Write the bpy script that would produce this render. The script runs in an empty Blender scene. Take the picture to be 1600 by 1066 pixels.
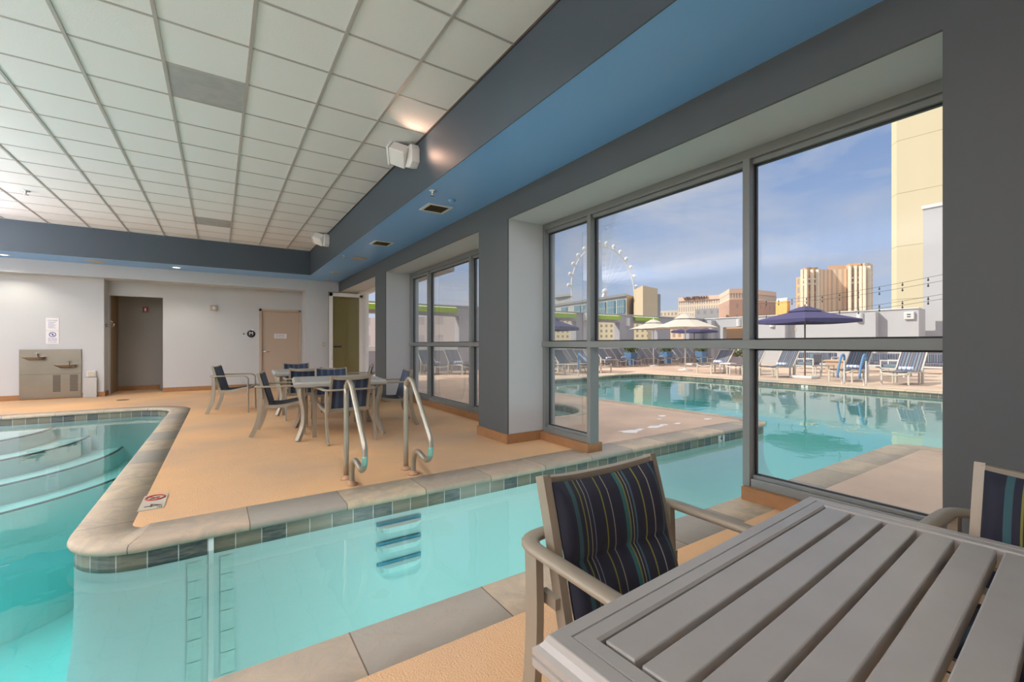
import bpy, bmesh, math, random
from mathutils import Vector, Matrix
from mathutils.geometry import delaunay_2d_cdt

S = bpy.context.scene
COL = S.collection
R = random.Random(7)
PI = math.pi

# ------------------------------------------------------------------ camera, sky, sun, large lights
FPX, YAW, HY, CAMZ = 692.622, 0.584736, 538.2, 1.20
cam_d = bpy.data.cameras.new('camera'); cam = bpy.data.objects.new('camera', cam_d); COL.objects.link(cam)
cam_d.sensor_width = 36; cam_d.lens = FPX / 1600 * 36
cam_d.shift_y = (HY - 533) / 1600
cam_d.clip_start = .02; cam_d.clip_end = 4000
cam.location = (0, 0, CAMZ); cam.rotation_euler = (PI / 2, 0, -YAW)
S.camera = cam
S.view_settings.view_transform = 'Standard'; S.view_settings.look = 'None'
S.view_settings.gamma = 1; S.view_settings.use_curve_mapping = False
S.view_settings.exposure = 0.0
S.cycles.use_denoising = True
S.cycles.max_bounces = 10; S.cycles.diffuse_bounces = 5; S.cycles.glossy_bounces = 4
S.cycles.transmission_bounces = 6; S.cycles.transparent_max_bounces = 16
S.cycles.sample_clamp_indirect = 6; S.cycles.caustics_reflective = False; S.cycles.caustics_refractive = False

SUN_DIR = Vector((1, -.8, -.97)).normalized()
def nodes_of(idb):
    idb.use_nodes = True
    nt = idb.node_tree; nt.nodes.clear()
    return nt, nt.nodes, nt.links
def sky():
    w = bpy.data.worlds.new('sky'); S.world = w
    nt, N, L = nodes_of(w)
    out = N.new('ShaderNodeOutputWorld'); bg = N.new('ShaderNodeBackground')
    tc = N.new('ShaderNodeTexCoord'); sep = N.new('ShaderNodeSeparateXYZ')
    L.new(tc.outputs['Generated'], sep.inputs[0])
    ramp = N.new('ShaderNodeValToRGB'); e = ramp.color_ramp.elements
    e[0].position = 0.0; e[0].color = (.56, .64, .76, 1)
    e[1].position = .52; e[1].color = (.19, .29, .55, 1)
    m = e.new(.16); m.color = (.38, .50, .76, 1)
    m = e.new(.32); m.color = (.26, .38, .66, 1)
    m = e.new(.64); m.color = (.80, .78, .76, 1)      # zenith brightened out of view to light the shaded deck
    m = e.new(.85); m.color = (2.2, 2.05, 1.85, 1)
    L.new(sep.outputs['Z'], ramp.inputs[0])
    # wispy high cloud
    mp = N.new('ShaderNodeMapping'); mp.inputs['Scale'].default_value = (1.8, 3.0, 8.5); mp.inputs['Rotation'].default_value = (.25, .3, .5)
    L.new(tc.outputs['Generated'], mp.inputs[0])
    nz = N.new('ShaderNodeTexNoise'); nz.inputs['Scale'].default_value = 1.3; nz.inputs['Detail'].default_value = 7; nz.inputs['Roughness'].default_value = .55; nz.inputs['Distortion'].default_value = .6
    L.new(mp.outputs[0], nz.inputs['Vector'])
    cr = N.new('ShaderNodeValToRGB'); cr.color_ramp.elements[0].position = .40; cr.color_ramp.elements[1].position = .70
    L.new(nz.outputs['Fac'], cr.inputs[0])
    ml = N.new('ShaderNodeMath'); ml.operation = 'MULTIPLY'; ml.inputs[1].default_value = .9
    L.new(cr.outputs[0], ml.inputs[0])
    mix = N.new('ShaderNodeMixRGB'); mix.inputs['Color2'].default_value = (.60, .61, .70, 1)
    L.new(ml.outputs[0], mix.inputs[0]); L.new(ramp.outputs[0], mix.inputs['Color1'])
    L.new(mix.outputs[0], bg.inputs['Color']); bg.inputs['Strength'].default_value = 1.0
    L.new(bg.outputs[0], out.inputs['Surface'])
sky()
sun_d = bpy.data.lights.new('sun', 'SUN'); sun_d.energy = 4.2; sun_d.angle = .01; sun_d.color = (1, .93, .82)
sun_o = bpy.data.objects.new('sun', sun_d); COL.objects.link(sun_o)
sun_o.rotation_euler = SUN_DIR.to_track_quat('-Z', 'Y').to_euler(); sun_o.location = (-20, 16, 30)

def area(name, loc, direction, sx, sy, power, color=(1, 1, 1), spread=PI):
    d = bpy.data.lights.new(name, 'AREA'); d.shape = 'RECTANGLE'; d.size = sx; d.size_y = sy
    d.energy = power; d.color = color; d.spread = spread
    o = bpy.data.objects.new(name, d); COL.objects.link(o); o.location = loc
    o.rotation_euler = Vector(direction).to_track_quat('-Z', 'Y').to_euler()
    return o
# added unseen area lights facing up to brighten the ceiling, no fittings
area('fill_light_west', (-5.5, 4.5, 2.6), (0, 0, 1), 3, 14, 1350, (.96, .92, 1))
area('fill_light_south', (-2.5, -2.6, 2.6), (0, 0, 1), 6, 1.2, 45, (.95, .9, 1))
def spot(name, loc, direction, power, size, rad, color=(1, .97, .93)):
    d = bpy.data.lights.new(name, 'SPOT'); d.energy = power; d.spot_size = size; d.spot_blend = .7; d.color = color; d.shadow_soft_size = rad
    o = bpy.data.objects.new(name, d); COL.objects.link(o); o.location = loc; o.rotation_euler = Vector(direction).to_track_quat('-Z', 'Y').to_euler(); return o
# added fill spots out of view, brightening deck and back wall, no fittings
spot('fill_spot', (.6, 1.6, 3.55), (.1, .75, -1), 190, 2.1, .12)
spot('fill_spot', (-3.4, 8.5, 3.55), (.6, .3, -1), 120, 2.0, .12)
# added unseen lights below the near coping, brightening the channel water
for lx in (1.2, 2.7):
    area('underwater_fill', (lx, 1.99, -.62), (0, 1, 0), .5, .3, 7, (.95, 1, 1))
# ------------------------------------------------------------------ helpers
def ray(px, py):
    a = (px - 800) / FPX; b = (HY - py) / FPX; s, c = math.sin(YAW), math.cos(YAW)
    return Vector((s + a * c, c - a * s, b))
def at(px, py, depth): return Vector((0, 0, CAMZ)) + ray(px, py) * depth
def onx(px, py, X): r = ray(px, py); return Vector((0, 0, CAMZ)) + r * (X / r.x)
def ony(px, py, Y): r = ray(px, py); return Vector((0, 0, CAMZ)) + r * (Y / r.y)

class MB:
    def __init__(s): s.v = []; s.f = []; s.uv = {}; s.smooth = set()
    def quad(s, *p):
        i = len(s.v); s.v += [tuple(q) for q in p]; s.f.append(tuple(range(i, i + len(p)))); return len(s.f) - 1
    def box(s, x0, x1, y0, y1, z0, z1):
        i = len(s.v)
        s.v += [(x, y, z) for x in (x0, x1) for y in (y0, y1) for z in (z0, z1)]
        for f in ((0, 1, 3, 2), (4, 6, 7, 5), (0, 4, 5, 1), (2, 3, 7, 6), (0, 2, 6, 4), (1, 5, 7, 3)):
            s.f.append(tuple(i + k for k in f))
        return s
    def obox(s, c, ux, uy, uz, hx, hy, hz):     # oriented box, half sizes
        c, ux, uy, uz = Vector(c), Vector(ux), Vector(uy), Vector(uz); i = len(s.v)
        for a in (-1, 1):
            for b in (-1, 1):
                for d in (-1, 1): s.v.append(tuple(c + ux * a * hx + uy * b * hy + uz * d * hz))
        for f in ((0, 1, 3, 2), (4, 6, 7, 5), (0, 4, 5, 1), (2, 3, 7, 6), (0, 2, 6, 4), (1, 5, 7, 3)):
            s.f.append(tuple(i + k for k in f))
        return s
    def rings(s, rings, closed_u=True, cap=True, closed_v=False, smooth=False):
        i = len(s.v); n = len(rings[0]); m = len(rings)
        for r in rings: s.v += [tuple(p) for p in r]
        for a in range(m if closed_v else m - 1):
            for b in range(n if closed_u else n - 1):
                if smooth: s.smooth.add(len(s.f))
                a2 = (a + 1) % m; b2 = (b + 1) % n
                s.f.append((i + a * n + b, i + a * n + b2, i + a2 * n + b2, i + a2 * n + b))
        if cap and not closed_v and closed_u:
            s.f.append(tuple(i + k for k in range(n))[::-1]); s.f.append(tuple(i + (m - 1) * n + k for k in range(n)))
        return s
    def sweep(s, path, prof, up=(0, 0, 1), closed=False, smooth=True, cap=True):   # prof: (side, up) pairs or a function of t
        P = [Vector(p) for p in path]; n = len(P); rr = []; U = Vector(up)
        for k in range(n):
            t = (P[(k + 1) % n] - P[k - 1]) if closed else (P[min(k + 1, n - 1)] - P[max(k - 1, 0)])
            t.normalize(); sd = t.cross(U)
            if sd.length < 1e-4: sd = t.cross(Vector((1, .01, 0)))
            sd.normalize(); u2 = sd.cross(t)
            pr = prof(k / (n - 1)) if callable(prof) else prof
            rr.append([P[k] + sd * a + u2 * b for a, b in pr])
        return s.rings(rr, True, cap, closed, smooth)
    def tube(s, path, r, n=10, closed=False, up=(0, 0, 1)):
        f = (lambda t: [((r(t)) * math.cos(2 * PI * k / n), (r(t)) * math.sin(2 * PI * k / n)) for k in range(n)]) if callable(r) else \
            [(r * math.cos(2 * PI * k / n), r * math.sin(2 * PI * k / n)) for k in range(n)]
        return s.sweep(path, f, up, closed)
    def bar(s, a, b, w, h, up=(0, 0, 1)):
        return s.sweep([a, b], [(-w / 2, -h / 2), (w / 2, -h / 2), (w / 2, h / 2), (-w / 2, h / 2)], up, smooth=False)
    def lathe(s, prof, c=(0, 0, 0), n=24, smooth=True, axis='Z'):
        rr = []
        for r, z in prof:
            ring = []
            for k in range(n):
                a = 2 * PI * k / n; x, y = r * math.cos(a), r * math.sin(a)
                q = (x, y, z) if axis == 'Z' else ((z, x, y) if axis == 'X' else (y, z, x))
                ring.append((c[0] + q[0], c[1] + q[1], c[2] + q[2]))
            rr.append(ring)
        return s.rings(rr, True, True, False, smooth)
    def prism(s, poly, z0, z1):
        return s.rings([[(x, y, z0) for x, y in poly], [(x, y, z1) for x, y in poly]])
    def sphere(s, c, r, n=14, m=8, sc=(1, 1, 1)):
        return s.rings([[(c[0] + sc[0] * r * math.sin(PI * j / m) * math.cos(2 * PI * k / n), c[1] + sc[1] * r * math.sin(PI * j / m) * math.sin(2 * PI * k / n), c[2] - sc[2] * r * math.cos(PI * j / m)) for k in range(n)] for j in [.02] + list(range(1, m)) + [m - .02]], smooth=True)
    def xf(s, M, start=0):
        for i in range(start, len(s.v)): s.v[i] = tuple(M @ Vector(s.v[i]))
        return s
    def build(s, name, mt=None, parent=None, bevel=0, uvs=None, seg=2):
        me = bpy.data.meshes.new(name); me.from_pydata(s.v, [], s.f)
        if s.smooth:
            for k in s.smooth: me.polygons[k].use_smooth = True
        if uvs:
            ul = me.uv_layers.new(name='UVMap')
            for lp in me.loops: ul.data[lp.index].uv = uvs[lp.vertex_index]
        bm = bmesh.new(); bm.from_mesh(me); bmesh.ops.recalc_face_normals(bm, faces=bm.faces); bm.to_mesh(me); bm.free()
        for m in (mt if isinstance(mt, (list, tuple)) else [mt]):
            if m: me.materials.append(m)
        o = bpy.data.objects.new(name, me); COL.objects.link(o)
        if parent: o.parent = parent
        if bevel:
            b = o.modifiers.new('bevel', 'BEVEL'); b.width = bevel; b.segments = seg; b.limit_method = 'ANGLE'; b.angle_limit = math.radians(40)
        return o

def tag(o, label, cat, group=None, kind=None):
    o['label'] = label; o['category'] = cat
    if group: o['group'] = group
    if kind: o['kind'] = kind
    return o
def thing(name, label, cat, loc=(0, 0, 0), rz=0, group=None):
    o = bpy.data.objects.new(name, None); o.empty_display_size = .1; COL.objects.link(o)
    o.location = loc; o.rotation_euler = (0, 0, rz); return tag(o, label, cat, group)
def struct(o, label=None, cat=None):
    o['kind'] = 'structure'
    if label: o['label'] = label
    if cat: o['category'] = cat
    return o
def dup(root, loc, rz, label, group=None):
    r = root.copy(); COL.objects.link(r); r.location = loc; r.rotation_euler = (0, 0, rz); r['label'] = label
    if group: r['group'] = group
    for ch in list(root.children):
        c = ch.copy(); COL.objects.link(c); c.parent = r
        for g in list(ch.children):
            d = g.copy(); COL.objects.link(d); d.parent = c
    return r

# ------------------------------------------------------------------ materials
def mat(name, col, rough=.6, metal=0, noise=None, bump=None, spec=.5, coat=0):
    """noise = (scale, amount, second colour); bump = (scale, strength)"""
    m = bpy.data.materials.new(name); nt, N, L = nodes_of(m)
    o = N.new('ShaderNodeOutputMaterial'); b = N.new('ShaderNodeBsdfPrincipled'); L.new(b.outputs[0], o.inputs[0])
    b.inputs['Base Color'].default_value = (*col, 1); b.inputs['Roughness'].default_value = rough; b.inputs['Metallic'].default_value = metal
    b.inputs['Specular IOR Level'].default_value = spec; b.inputs['Coat Weight'].default_value = coat
    tc = N.new('ShaderNodeTexCoord')
    if noise:
        nz = N.new('ShaderNodeTexNoise'); nz.inputs['Scale'].default_value = noise[0]; nz.inputs['Detail'].default_value = 6
        L.new(tc.outputs['Object'], nz.inputs['Vector'])
        cr = N.new('ShaderNodeValToRGB'); cr.color_ramp.elements[0].position = .35; cr.color_ramp.elements[1].position = .68
        L.new(nz.outputs['Fac'], cr.inputs[0])
        ml = N.new('ShaderNodeMath'); ml.operation = 'MULTIPLY'; ml.inputs[1].default_value = noise[1]; L.new(cr.outputs[0], ml.inputs[0])
        mx = N.new('ShaderNodeMixRGB'); mx.inputs['Color1'].default_value = (*col, 1); mx.inputs['Color2'].default_value = (*noise[2], 1)
        L.new(ml.outputs[0], mx.inputs[0]); L.new(mx.outputs[0], b.inputs['Base Color'])
    if bump:
        nb = N.new('ShaderNodeTexNoise'); nb.inputs['Scale'].default_value = bump[0]; nb.inputs['Detail'].default_value = 3
        L.new(tc.outputs['Object'], nb.inputs['Vector'])
        bp = N.new('ShaderNodeBump'); bp.inputs['Strength'].default_value = bump[1]; bp.inputs['Distance'].default_value = .01
        L.new(nb.outputs['Fac'], bp.inputs['Height']); L.new(bp.outputs[0], b.inputs['Normal'])
    return m
def glow(name, col, strength):
    m = bpy.data.materials.new(name); nt, N, L = nodes_of(m)
    o = N.new('ShaderNodeOutputMaterial'); e = N.new('ShaderNodeEmission'); e.inputs[0].default_value = (*col, 1); e.inputs[1].default_value = strength
    L.new(e.outputs[0], o.inputs[0]); return m
def glass_mat(name, tint=(.97, .985, .98), refl=1.0, haze=.0):
    m = bpy.data.materials.new(name); nt, N, L = nodes_of(m)
    o = N.new('ShaderNodeOutputMaterial'); t = N.new('ShaderNodeBsdfTransparent'); t.inputs[0].default_value = (*tint, 1)
    g = N.new('ShaderNodeBsdfGlossy'); g.inputs['Roughness'].default_value = .01
    fr = N.new('ShaderNodeFresnel'); fr.inputs['IOR'].default_value = 1.4
    ml = N.new('ShaderNodeMath'); ml.operation = 'MULTIPLY'; ml.inputs[1].default_value = refl * .5; L.new(fr.outputs[0], ml.inputs[0])
    mx = N.new('ShaderNodeMixShader'); L.new(ml.outputs[0], mx.inputs[0]); L.new(t.outputs[0], mx.inputs[1]); L.new(g.outputs[0], mx.inputs[2])
    last = mx
    if haze:
        d = N.new('ShaderNodeBsdfTranslucent'); d.inputs[0].default_value = (.9, .92, .95, 1)
        tc = N.new('ShaderNodeTexCoord'); mp = N.new('ShaderNodeMapping'); mp.inputs['Scale'].default_value = (6, 6, .7); L.new(tc.outputs['Object'], mp.inputs[0])
        nz = N.new('ShaderNodeTexNoise'); nz.inputs['Scale'].default_value = 1.6; nz.inputs['Detail'].default_value = 4; L.new(mp.outputs[0], nz.inputs['Vector'])
        m2 = N.new('ShaderNodeMath'); m2.operation = 'MULTIPLY'; m2.inputs[1].default_value = haze * 2; L.new(nz.outputs['Fac'], m2.inputs[0])
        mh = N.new('ShaderNodeMixShader'); L.new(m2.outputs[0], mh.inputs[0]); L.new(mx.outputs[0], mh.inputs[1]); L.new(d.outputs[0], mh.inputs[2]); last = mh
    L.new(last.outputs[0], o.inputs[0]); return m
def water_mat(name, absorb, density):
    m = bpy.data.materials.new(name); nt, N, L = nodes_of(m)
    o = N.new('ShaderNodeOutputMaterial'); t = N.new('ShaderNodeBsdfTransparent')
    g = N.new('ShaderNodeBsdfGlossy'); g.inputs['Roughness'].default_value = .015; g.inputs[0].default_value = (.95, .97, 1, 1)
    fr = N.new('ShaderNodeFresnel'); fr.inputs['IOR'].default_value = 1.33
    tc = N.new('ShaderNodeTexCoord'); nz = N.new('ShaderNodeTexNoise'); nz.inputs['Scale'].default_value = 2.2; nz.inputs['Detail'].default_value = 3
    L.new(tc.outputs['Object'], nz.inputs['Vector'])
    bp = N.new('ShaderNodeBump'); bp.inputs['Strength'].default_value = .09; bp.inputs['Distance'].default_value = .04
    L.new(nz.outputs['Fac'], bp.inputs['Height']); L.new(bp.outputs[0], g.inputs['Normal']); L.new(bp.outputs[0], fr.inputs['Normal'])
    mx = N.new('ShaderNodeMixShader'); L.new(fr.outputs[0], mx.inputs[0]); L.new(t.outputs[0], mx.inputs[1]); L.new(g.outputs[0], mx.inputs[2])
    L.new(mx.outputs[0], o.inputs['Surface'])
    v = N.new('ShaderNodeVolumeAbsorption'); v.inputs['Color'].default_value = (*absorb, 1); v.inputs['Density'].default_value = density
    L.new(v.outputs[0], o.inputs['Volume']); return m
def ladder_ramp(N, stops):
    r = N.new('ShaderNodeValToRGB'); r.color_ramp.interpolation = 'CONSTANT'; e = r.color_ramp.elements
    e[0].position = 0; e[0].color = (*stops[0][1], 1); e[1].position = stops[1][0]; e[1].color = (*stops[1][1], 1)
    for p, c in stops[2:]:
        k = e.new(p); k.color = (*c, 1)
    return r
def stripe_mat(name, stops, repeat=1, rough=.8, cross=None):
    m = bpy.data.materials.new(name); nt, N, L = nodes_of(m)
    o = N.new('ShaderNodeOutputMaterial'); b = N.new('ShaderNodeBsdfPrincipled'); L.new(b.outputs[0], o.inputs[0]); b.inputs['Roughness'].default_value = rough
    b.inputs['Sheen Weight'].default_value = .15
    uv = N.new('ShaderNodeUVMap'); sp = N.new('ShaderNodeSeparateXYZ'); L.new(uv.outputs[0], sp.inputs[0])
    ml = N.new('ShaderNodeMath'); ml.operation = 'MULTIPLY'; ml.inputs[1].default_value = repeat; L.new(sp.outputs[0], ml.inputs[0])
    fr = N.new('ShaderNodeMath'); fr.operation = 'FRACT'; L.new(ml.outputs[0], fr.inputs[0])
    r = ladder_ramp(N, stops); L.new(fr.outputs[0], r.inputs[0]); L.new(r.outputs[0], b.inputs['Base Color'])
    return m
def band_mat(name, cells, grout, w, h, gw, rough, wear, bumpy=.0, vstripe=0):
    """cells laid along UV x (metres) by UV y; every cell takes its own colour from a list"""
    m = bpy.data.materials.new(name); nt, N, L = nodes_of(m)
    o = N.new('ShaderNodeOutputMaterial'); b = N.new('ShaderNodeBsdfPrincipled'); L.new(b.outputs[0], o.inputs[0]); b.inputs['Roughness'].default_value = rough
    uv = N.new('ShaderNodeUVMap'); sp = N.new('ShaderNodeSeparateXYZ'); L.new(uv.outputs[0], sp.inputs[0])
    dv = N.new('ShaderNodeMath'); dv.operation = 'DIVIDE'; dv.inputs[1].default_value = w; L.new(sp.outputs[0], dv.inputs[0])
    fl = N.new('ShaderNodeMath'); fl.operation = 'FLOOR'; L.new(dv.outputs[0], fl.inputs[0])
    fr = N.new('ShaderNodeMath'); fr.operation = 'FRACT'; L.new(dv.outputs[0], fr.inputs[0])
    wn = N.new('ShaderNodeTexWhiteNoise'); wn.noise_dimensions = '1D'; L.new(fl.outputs[0], wn.inputs['W'])
    stops = [(k / len(cells), c) for k, c in enumerate(cells)]
    r = ladder_ramp(N, stops); L.new(wn.outputs['Value'], r.inputs[0])
    tc = N.new('ShaderNodeTexCoord')
    nz = N.new('ShaderNodeTexNoise'); nz.inputs['Scale'].default_value = wear[0]; nz.inputs['Detail'].default_value = 8; nz.inputs['Roughness'].default_value = .65; nz.inputs['Distortion'].default_value = 1.2
    if vstripe:
        mp = N.new('ShaderNodeMapping'); mp.inputs['Scale'].default_value = (1, vstripe, 1); L.new(uv.outputs[0], mp.inputs[0]); L.new(mp.outputs[0], nz.inputs['Vector'])
    else: L.new(tc.outputs['Object'], nz.inputs['Vector'])
    cr = N.new('ShaderNodeValToRGB'); cr.color_ramp.elements[0].position = .4; cr.color_ramp.elements[1].position = .62; L.new(nz.outputs['Fac'], cr.inputs[0])
    ml = N.new('ShaderNodeMath'); ml.operation = 'MULTIPLY'; ml.inputs[1].default_value = wear[1]; L.new(cr.outputs[0], ml.inputs[0])
    mx = N.new('ShaderNodeMixRGB'); L.new(ml.outputs[0], mx.inputs[0]); L.new(r.outputs[0], mx.inputs['Color1']); mx.inputs['Color2'].default_value = (*wear[2], 1)
    lt = N.new('ShaderNodeMath'); lt.operation = 'LESS_THAN'; lt.inputs[1].default_value = gw / w; L.new(fr.outputs[0], lt.inputs[0])
    m2 = N.new('ShaderNodeMixRGB'); L.new(lt.outputs[0], m2.inputs[0]); L.new(mx.outputs[0], m2.inputs['Color1']); m2.inputs['Color2'].default_value = (*grout, 1)
    L.new(m2.outputs[0], b.inputs['Base Color'])
    if bumpy:
        bp = N.new('ShaderNodeBump'); bp.inputs['Strength'].default_value = bumpy; bp.inputs['Distance'].default_value = .01
        L.new(nz.outputs['Fac'], bp.inputs['Height']); L.new(bp.outputs[0], b.inputs['Normal'])
    return m

M = {}
M['tile'] = mat('ceiling_tile', (.78, .78, .77), .9, bump=(90, .15))
M['grid'] = mat('ceiling_grid', (.46, .44, .42), .45, .2)
M['blue'] = mat('slate_blue_paint', (.060, .086, .112), .5, bump=(60, .05))
M['soffit'] = mat('soffit_blue', (.21, .46, .84), .38, bump=(60, .05))  # brighter blue than the fascia material
M['wall'] = mat('light_gray_paint', (.56, .585, .60), .6, bump=(50, .05))
M['pier'] = mat('pier_gray', (.10, .115, .12), .6, bump=(50, .05))  # even gray, much darker than the reveal material
M['skirt'] = mat('tan_cove_base', (.38, .195, .085), .7, noise=(14, .5, (.28, .14, .06)), bump=(70, .25))
M['deck'] = mat('tan_textured_deck', (.84, .50, .24), .75, noise=(.6, .85, (.55, .385, .265)), bump=(130, .7))
M['deck_out'] = mat('pink_tan_deck', (.64, .475, .365), .8, noise=(1.2, .8, (.48, .36, .29)), bump=(60, .4))
M['coping'] = band_mat('stone_coping', [(.58, .47, .34), (.54, .43, .32), (.38, .35, .30), (.58, .48, .34), (.47, .39, .30), (.60, .49, .34)], (.16, .12, .09), .63, 1, .006, .6, (5, .65, (.36, .32, .26)), .6)
M['band'] = band_mat('slate_tile_band', [(.055, .075, .09), (.22, .20, .15), (.15, .145, .11), (.075, .10, .115), (.26, .235, .18), (.11, .125, .12)], (.58, .58, .54), .152, 1, .006, .3, (6, .7, (.27, .235, .165)), .1, 12)
M['slot'] = mat('recess_shade_blue', (.12, .42, .58), .6)
M['plaster'] = mat('pool_plaster', (.74, .89, .88), .8, noise=(2, .25, (.67, .85, .84)))
M['water'] = water_mat('pool_water', (.28, .86, .84), .33)
M['alu'] = mat('satin_aluminium_frame', (.23, .245, .24), .36, .1)
M['glass'] = glass_mat('window_glass', haze=.02, refl=.7)
M['doorglass'] = glass_mat('door_glass', (.80, .79, .66), 1.0)
M['white'] = mat('white_enamel', (.78, .78, .76), .4)
M['offwhite'] = mat('white_powder_coat', (.72, .72, .70), .5)
M['steel'] = mat('stainless_steel', (.30, .28, .235), .3, .9, noise=(3, .4, (.24, .22, .18)))
M['rail'] = mat('brushed_rail_steel', (.46, .43, .36), .42, .85, noise=(7, .4, (.38, .34, .27)))
M['verd'] = mat('green_patina_steel', (.24, .44, .37), .5, .4)
M['champ'] = mat('champagne_powder_coat', (.36, .32, .25), .42, .15, noise=(20, .25, (.31, .27, .21)))
M['champd'] = mat('bronze_gray_table_paint', (.44, .435, .41), .36, .1, noise=(9, .5, (.51, .505, .48)))
M['tan'] = mat('tan_door_paint', (.50, .40, .31), .5)
M['chrome'] = mat('chrome', (.75, .75, .75), .15, 1)
M['black'] = mat('black_plastic', (.02, .02, .022), .5)
M['paper'] = mat('white_paper', (.82, .82, .84), .7)
M['ink'] = mat('blue_ink', (.03, .06, .28), .6)
M['red'] = mat('red_enamel', (.45, .04, .03), .5)
M['grille'] = mat('dark_grille', (.06, .05, .04), .6)
M['loungef'] = mat('warm_white_lounger_frame', (.62, .58, .50), .5)
M['speaker'] = mat('cream_speaker_mesh', (.52, .46, .36), .7)
M['lampglow'] = glow('lit_lamp', (1, .93, .8), 3.0)
M['ventgray'] = mat('gray_perforated_metal', (.36, .36, .36), .6, noise=(9, .6, (.46, .46, .46)))
M['nylon'] = mat('off_white_towel', (.85, .86, .88), .9)
M['towelblue'] = stripe_mat('striped_pool_towel', [(0, (.85, .86, .9)), (.5, (.20, .33, .72)), (.75, (.85, .86, .9))], 3, .9)
NV = (.012, .016, .035)
chair_st = [(0, NV), (.05, (.03, .10, .12)), (.065, NV), (.14, (.35, .32, .25)), (.147, NV), (.22, (.22, .22, .03)), (.232, NV), (.31, (.05, .13, .18)), (.325, NV), (.345, (.32, .30, .22)), (.352, NV),
            (.375, (.20, .20, .03)), (.385, (.02, .13, .14)), (.42, NV), (.53, (.30, .28, .22)), (.537, NV), (.60, (.20, .20, .03)), (.61, NV), (.72, (.16, .20, .30)), (.73, NV), (.76, (.30, .28, .22)), (.767, NV),
            (.80, (.18, .20, .04)), (.81, NV), (.85, (.03, .10, .12)), (.89, NV)]
M['chairfab'] = stripe_mat('navy_striped_sling', chair_st)
M['farfab'] = stripe_mat('blue_sling', [(0, (.03, .048, .09)), (.12, (.055, .09, .17)), (.2, (.03, .048, .09)), (.36, (.07, .10, .18)), (.42, (.035, .042, .09)), (.55, (.05, .095, .16)), (.64, (.03, .045, .085)), (.78, (.065, .095, .17)), (.86, (.028, .045, .08))])
M['sling'] = stripe_mat('navy_sling', [(0, (.02, .03, .055)), (.5, (.022, .034, .06))], 1)
lst = [(0, (.10, .085, .14)), (.14, (.30, .28, .25)), (.18, (.06, .075, .14)), (.28, (.10, .16, .25)), (.40, (.28, .27, .27)), (.46, (.085, .075, .13)), (.62, (.32, .29, .26)), (.67, (.16, .24, .30)), (.78, (.065, .065, .13)), (.9, (.24, .23, .22))]
M['lounge'] = stripe_mat('blue_striped_lounger_sling', lst, 2.2)
M['cream'] = mat('cream_canvas', (.62, .55, .48), .9)
M['navy'] = mat('navy_canvas', (.06, .05, .145), .9)
M['outwall'] = mat('pale_gray_render', (.52, .52, .54), .8, noise=(.8, .3, (.47, .47, .49)))
M['fence'] = mat('gray_render', (.42, .41, .45), .8)
M['green'] = mat('lime_awning', (.36, .55, .06), .8)
M['awntop'] = mat('pale_awning_top', (.72, .74, .45), .8)
M['bluepot'] = mat('blue_glazed_planter', (.14, .27, .46), .4)
M['leaf'] = mat('green_leaf', (.10, .17, .05), .7, noise=(3, .6, (.22, .25, .08)))
M['stone'] = mat('tan_stone', (.62, .44, .30), .8)
M['bluepad'] = mat('blue_foam_sleeve', (.12, .26, .48), .6)

# ------------------------------------------------------------------ pool outline
def rounded(poly, seg=10):
    out = []; n = len(poly)
    for i, (x, y, r) in enumerate(poly):
        p = Vector((x, y)); a = Vector(poly[i - 1][:2]) - p; b = Vector(poly[(i + 1) % n][:2]) - p
        if r <= 0: out.append((x, y)); continue
        la, lb = a.length, b.length; a.normalize(); b.normalize()
        ang = math.acos(max(-1, min(1, a.dot(b)))); t = min(r / math.tan(ang / 2), la * .48, lb * .48); r2 = t * math.tan(ang / 2)
        p0, p1 = p + a * t, p + b * t; c = p + (a + b).normalized() * (r2 / math.sin(ang / 2))
        a0 = math.atan2(*(p0 - c).yx); a1 = math.atan2(*(p1 - c).yx); d = (a1 - a0 + PI) % (2 * PI) - PI
        for k in range(seg + 1): out.append((c.x + r2 * math.cos(a0 + d * k / seg), c.y + r2 * math.sin(a0 + d * k / seg)))
    return out
POOL = rounded([(-6, 1.92, 0), (6.97, 1.95, .35), (7.2, -6, 0), (15, -6, 0), (15.0, 10.6, 1.2), (14.7, 12.2, .6), (13.4, 12.45, .8), (11.4, 11.95, 1.5), (9.2, 11.85, 1.5), (7.0, 11.1, 1.4),
                (7.05, 8.8, 2), (7.1, 5.5, 3), (7.22, 3.5, .32), (-.79, 3.44, .42), (-.74, 10.76, .62), (-6, 10.76, 0)])
def densify(loop, step=.5):
    out = []; n = len(loop)
    for i in range(n):
        a, b = Vector(loop[i]), Vector(loop[(i + 1) % n]); k = max(1, int((b - a).length / step))
        for j in range(k): out.append(tuple(a.lerp(b, j / k)))
    return out
POOL = densify(POOL, .35)
TUB = [(4.82 + .96 * math.cos(2 * PI * k / 48), 6.88 + 1.12 * math.sin(2 * PI * k / 48)) for k in range(48)]
def offset(loop, d):        # loop runs anticlockwise around the water: positive d goes onto the deck
    out = []; n = len(loop)
    for i in range(n):
        p = Vector(loop[i]); t = Vector(loop[(i + 1) % n]) - Vector(loop[i - 1]); t.normalize(); nn = Vector((t.y, -t.x))
        w = d(p) if callable(d) else d
        out.append(tuple(p + nn * w))
    return out
def cop_w(p):
    if 3.2 < p.y < 3.8 and -.5 < p.x < 7.3: return .37
    return .31
DECKEDGE = offset(POOL, cop_w); TUBEDGE = offset(TUB, .22)
def inside(p, poly):
    x, y = p; c = False; n = len(poly)
    for i in range(n):
        x1, y1 = poly[i]; x2, y2 = poly[i - 1]
        if (y1 > y) != (y2 > y) and x < (x2 - x1) * (y - y1) / (y2 - y1) + x1: c = not c
    return c
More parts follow.
